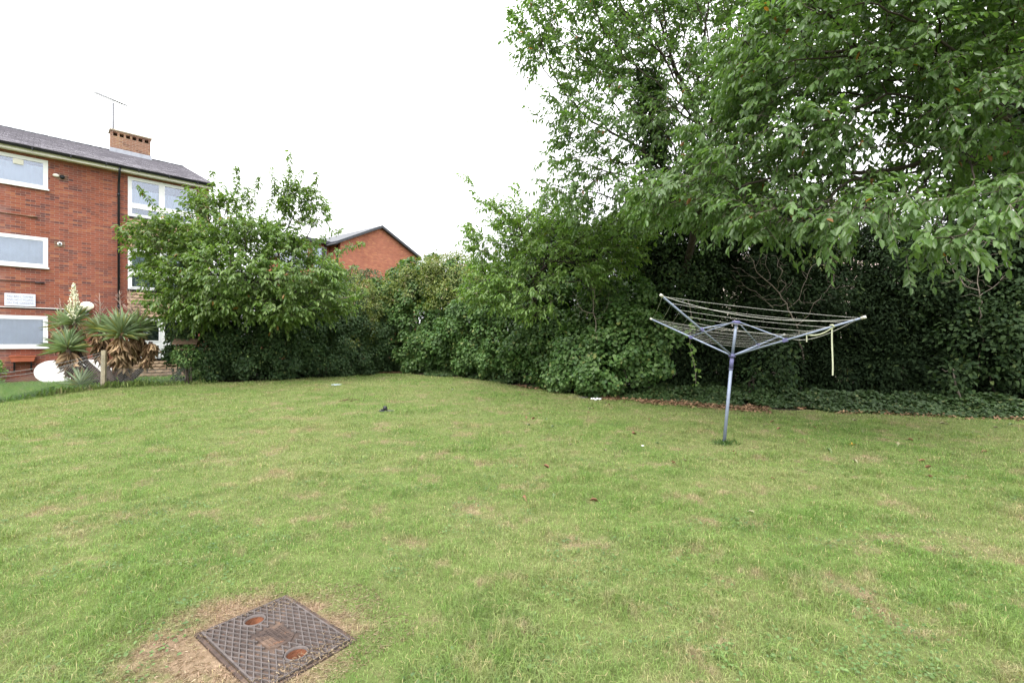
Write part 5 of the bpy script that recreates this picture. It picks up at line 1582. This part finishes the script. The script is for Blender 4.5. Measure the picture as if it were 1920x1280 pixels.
pts = [np.array([0, -.02, 0]) * (1 - t) + q * t - np.array([0, .0, .05 * 4 * t * (1 - t)]) for t in np.linspace(0, 1, 10)]
mb = ribbon(pts, (0, 0, .010), (0, 1, 0)); mb.build('loop', M['strap'], stp)
mb = ribbon([q + np.array([0, -.005, z]) for z in np.linspace(.02, -.10, 5)], (.009, .002, 0), (0, 1, 0)); mb.build('short_end', M['strap'], stp)

# dark tuft of longer grass at the mast foot
n = 110
P = np.stack([base[0] + rng.normal(0, .09, n), base[1] + rng.normal(0, .06, n), np.full(n, base[2])], 1)
o = leaves('grass_tuft', P - base, np.stack([rng.normal(0, .5, n), rng.normal(0, .5, n), np.ones(n)], 1), rng.normal(size=(n, 3)), .05 + .05 * rng.random(n), .006, rng.random(n) * .6, M['weed'])
o.location = tuple(base); tag(o, 'tuft of darker uncut grass round the foot of the airer mast', 'grass', kind='stuff')

# ------------------------------------------------------------------ drain cover
cz = float(gz(*cc))
mh = empty('drain_cover', (cc[0], cc[1], cz + .004), ang_ab, label='rusty cast iron drain cover with lattice ribs and two round keyholes set in the lawn', cat='drain cover')
HL, HW = .330, .220
mb = MB()
for (x0, x1, y0, y1) in ((-HL - .022, HL + .022, -HW - .022, -HW - .004), (-HL - .022, HL + .022, HW + .004, HW + .022), (-HL - .022, -HL - .004, -HW - .004, HW + .004), (HL + .004, HL + .022, -HW - .004, HW + .004)):
    mb.box(x0, x1, y0, y1, -.05, .005, bev=.002)
mb.build('frame', M['iron'], mh)
KH = [(-.225, .0), (.215, .0)]
KR = .048
# lid plate with two round holes
bm = bmesh.new()
def ring(r, c, z, n=28): return [bm.verts.new((c[0] + r * math.cos(2 * math.pi * i / n), c[1] + r * math.sin(2 * math.pi * i / n), z)) for i in range(n)]
outer = [bm.verts.new(p) for p in ((-HL, -HW, .004), (HL, -HW, .004), (HL, HW, .004), (-HL, HW, .004))]
eds = [bm.edges.new((outer[i], outer[(i + 1) % 4])) for i in range(4)]
for c in KH:
    r_ = ring(KR, c, .004); eds += [bm.edges.new((r_[i], r_[(i + 1) % 28])) for i in range(28)]
bmesh.ops.triangle_fill(bm, use_beauty=True, use_dissolve=False, edges=eds)
for f in bm.faces:
    if f.normal.z < 0: f.normal_flip()
me = bpy.data.meshes.new('lid'); bm.to_mesh(me); bm.free()
link('lid', me, M['iron'], mh)
ribs = MB()
def clipseg(px, py, dx, dy):
    ts = []
    lo_, hi_ = -2, 2
    for p, d, h in ((px, dx, HL - .006), (py, dy, HW - .006)):
        if abs(d) < 1e-9: continue
        a, b_ = (-h - p) / d, (h - p) / d
        if a > b_: a, b_ = b_, a
        lo_, hi_ = max(lo_, a), min(hi_, b_)
    return lo_, hi_
step = .031
hz_ = 0
for dirn in (1, -1):
    dx, dy = math.cos(dirn * .42), math.sin(dirn * .42)
    nx_, ny_ = -dy, dx
    for k in range(-12, 13):
        ox, oy = nx_ * k * step, ny_ * k * step
        a, b_ = clipseg(ox, oy, dx, dy)
        if b_ - a < .02: continue
        m_ = int((b_ - a) / .006) + 1; run = []
        def flush(run):
            if len(run) > 1:
                p, q = run[0], run[-1]
                Mx = Matrix.Translation(((p[0] + q[0]) / 2, (p[1] + q[1]) / 2, .004)) @ Matrix.Rotation(math.atan2(q[1] - p[1], q[0] - p[0]), 4, 'Z')
                l2 = math.hypot(q[0] - p[0], q[1] - p[1]) / 2
                top = .0095 if dirn > 0 else .0090
                ribs.add([Mx @ Vector(v) for v in ((-l2, -.0042, 0), (l2, -.0042, 0), (l2, -.0022, top), (-l2, -.0022, top), (-l2, .0022, top), (l2, .0022, top), (l2, .0042, 0), (-l2, .0042, 0))],
                         [(0, 1, 2, 3), (3, 2, 5, 4), (4, 5, 6, 7), (0, 3, 4, 7), (1, 6, 5, 2)])
        for i in range(m_ + 1):
            t = a + (b_ - a) * i / m_; x_, y_ = ox + dx * t, oy + dy * t
            blocked = any(math.hypot(x_ - c[0], y_ - c[1]) < KR + .010 for c in KH) or (abs(x_) < .105 and abs(y_) < .075)
            if blocked: flush(run); run = []
            else: run.append((x_, y_))
        flush(run)
for s_ in (-1, 1):
    ribs.box(-HL + .001, HL - .001, s_ * (HW - .006) - .004, s_ * (HW - .006) + .004, .0045, .0125)
    ribs.box(s_ * (HL - .006) - .004, s_ * (HL - .006) + .004, -HW + .011, HW - .011, .0045, .0125)
ribs.build('ribs', M['iron_lt'], mh)
mb = MB()
oc = [(-.10, -.035), (-.065, -.07), (.065, -.07), (.10, -.035), (.10, .035), (.065, .07), (-.065, .07), (-.10, .035)]
mb.add([(x_, y_, .0045) for x_, y_ in oc] + [(x_ * .97, y_ * .96, .0105) for x_, y_ in oc], [tuple(range(8, 16))] + [(i, (i + 1) % 8, 8 + (i + 1) % 8, 8 + i) for i in range(8)])
for rw in range(6):
    xx = -.082
    while xx < .075:
        w_ = random.uniform(.006, .016)
        if abs(xx) < .07 or abs(-.05 + rw * .02) < .03: mb.box(xx, xx + w_, -.054 + rw * .02, -.044 + rw * .02, .0105, .0128)
        xx += w_ + .005
mb.build('centre_plate', M['iron'], mh)
for c in KH:
    kb = MB(); n = 28
    prof = [(KR, .004), (KR - .001, -.03)]
    vs = []; fs = []
    prof = [(KR + .008, .005), (KR + .006, .012), (KR + .001, .012), (KR - .002, .0), (KR - .006, -.035), (KR * .5, -.045), (.001, -.047)]
    for r_, z_ in prof:
        for i in range(n): w_ = 2 * math.pi * i / n; vs.append((c[0] + r_ * math.cos(w_), c[1] + r_ * math.sin(w_), z_))
    for j in range(3):
        for i in range(n): fs.append((j * n + i, j * n + (i + 1) % n, (j + 1) * n + (i + 1) % n, (j + 1) * n + i))
    kr = MB().add(vs[:n * 4], fs, True).build('keyhole_rim', M['iron_lt'], mh)
    fs2 = []
    for j in range(3):
        for i in range(n): fs2.append((j * n + i, j * n + (i + 1) % n, (j + 1) * n + (i + 1) % n, (j + 1) * n + i))
    MB().add(vs[n * 3:], fs2, True).build('keyhole', M['rust'], mh)
# dry clippings lying round the cover
n = 6500
th = rng.random(n) * 6.28; rr_ = .24 + .34 * rng.random(n) ** .8 * (.7 + .6 * vnoise(np.cos(th) * 2, np.sin(th) * 2, 1, 77))
x = cc[0] - .05 + rr_ * np.cos(th) * 1.25; y = cc[1] + rr_ * np.sin(th) * .95
la, lb = cover_local(x, y); ins = (abs(la) < .37) & (abs(lb) < .24)
k = ~ins | (rng.random(n) < np.where((la < -.2) | (la > .24), .5, .12)); x, y, ins = x[k], y[k], ins[k]; n = len(x)
th = rng.random(n) * 6.28
D = np.stack([np.cos(th), np.sin(th), rng.normal(.05, .18, n)], 1)
o = leaves('dry_clippings', np.stack([x, y, gz(x, y) + .003 + .006 * rng.random(n) + .014 * ins], 1), D, np.stack([rng.normal(0, .5, n), rng.normal(0, .5, n), np.ones(n)], 1), .010 + .022 * rng.random(n), .0011, rng.random(n), rnd_mat('straw', (.38, .28, .18), (.64, .53, .38), .8))
tag(o, 'dry straw coloured clippings scattered round the drain cover', 'clippings', kind='stuff')

# ------------------------------------------------------------------ litter on the lawn
def gpt(px, py, dz=0.0):
    z = .12 if px < 800 else 0.0
    Yd = (EYE - z) * FPX / (py - HOR); X = (px - 960) / FPX * Yd
    return (X, Yd, float(gz(X, Yd)) + dz)
mb = MB()
g6 = []
for j in range(7):
    for i in range(9):
        g6.append((-.13 + i * .0325, -.07 + j * .023, .03 + .02 * math.sin(i * 1.7 + j) + .015 * math.sin(j * 2.3 - i * .6)))
mb.add(g6, [(j * 9 + i, j * 9 + i + 1, j * 9 + i + 10, j * 9 + i + 9) for j in range(6) for i in range(8)], True)
o = mb.build('paper_scrap', M['paper']); o.location = gpt(1118, 750); o.rotation_euler = (0, 0, .2); sm = o.modifiers.new('thick', 'SOLIDIFY'); sm.thickness = .003
tag(o, 'crumpled white paper scrap lying by the soil edge left of the airer', 'litter')
mb = MB(); mb.tube([(0, 0, .012), (0, 0, .03), (0, 0, .035)], [.15, .15, .13], 24)
o = mb.build('plastic_lid', M['bluedisc']); o.location = gpt(631, 727); tag(o, 'flat pale blue plastic lid on the grass near the hedge corner', 'litter')
gt = empty('ground_socket', gpt(724, 766), .1, label='grey metal plate with a black peg standing in the lawn', cat='socket')
mb = MB(); mb.box(-.14, .17, -.06, .06, .008, .022, bev=.004); mb.build('plate', M['slate'], gt)
mb = MB(); mb.tube([(-.02, 0, .03), (-.02, 0, .11)], [.05, .035], 12); mb.box(-.10, .02, -.04, .04, .031, .055, bev=.006); mb.build('peg', M['black'], gt)
mb = MB()
for a, b_, r_ in (((-.25, 0, .02), (.2, .05, .07), .007), ((-.1, -.05, .02), (.02, .1, .16), .006), ((0, .05, .02), (.28, -.08, .05), .006), ((-.2, .1, .04), (.1, -.1, .02), .005), ((.05, 0, .02), (.07, .02, .25), .004), ((.33, 0, .02), (.34, .05, .22), .004)):
    a = np.array(a); b_ = np.array(b_); m_ = (a + b_) / 2 + [.02, .01, .02]
    mb.tube([a, m_, b_], [r_, r_ * .8, r_ * .5], 5)
o = mb.build('twig_pile', M['litter']); o.location = gpt(655, 752); tag(o, 'few dead twigs lying on the lawn left of the black peg', 'twigs')
mb = MB(); mb.box(-.24, .24, -.10, .10, -.02, .02, bev=.012)
o = mb.build('edging_slab', M['grey']); o.data.materials[0] = M['soilslab']; o.location = gpt(1085, 746); o.rotation_euler = (0, 0, -.7); tag(o, 'grey paving slab fragment sunk in leaves at the foot of the ivy bush', 'slab')
for i, (px, py) in enumerate(((848, 742), (1205, 838))):
    mb = MB(); mb.sphere((0, 0, .03), .03, 8, 6, (1, 1, .35)); 
    for k in range(8): mb.sphere((.035 * math.cos(k * .785), .035 * math.sin(k * .785), .032), .014, 6, 4, (1, 1, .3))
    o = mb.build('daisy', M['paper']); o.location = gpt(px, py); o.scale = (.45, .45, .8)
    tag(o, ('white daisy head in the grass right of the black peg', 'white daisy head in the grass left of the airer foot')[i], 'flower', 'daisies in the lawn')
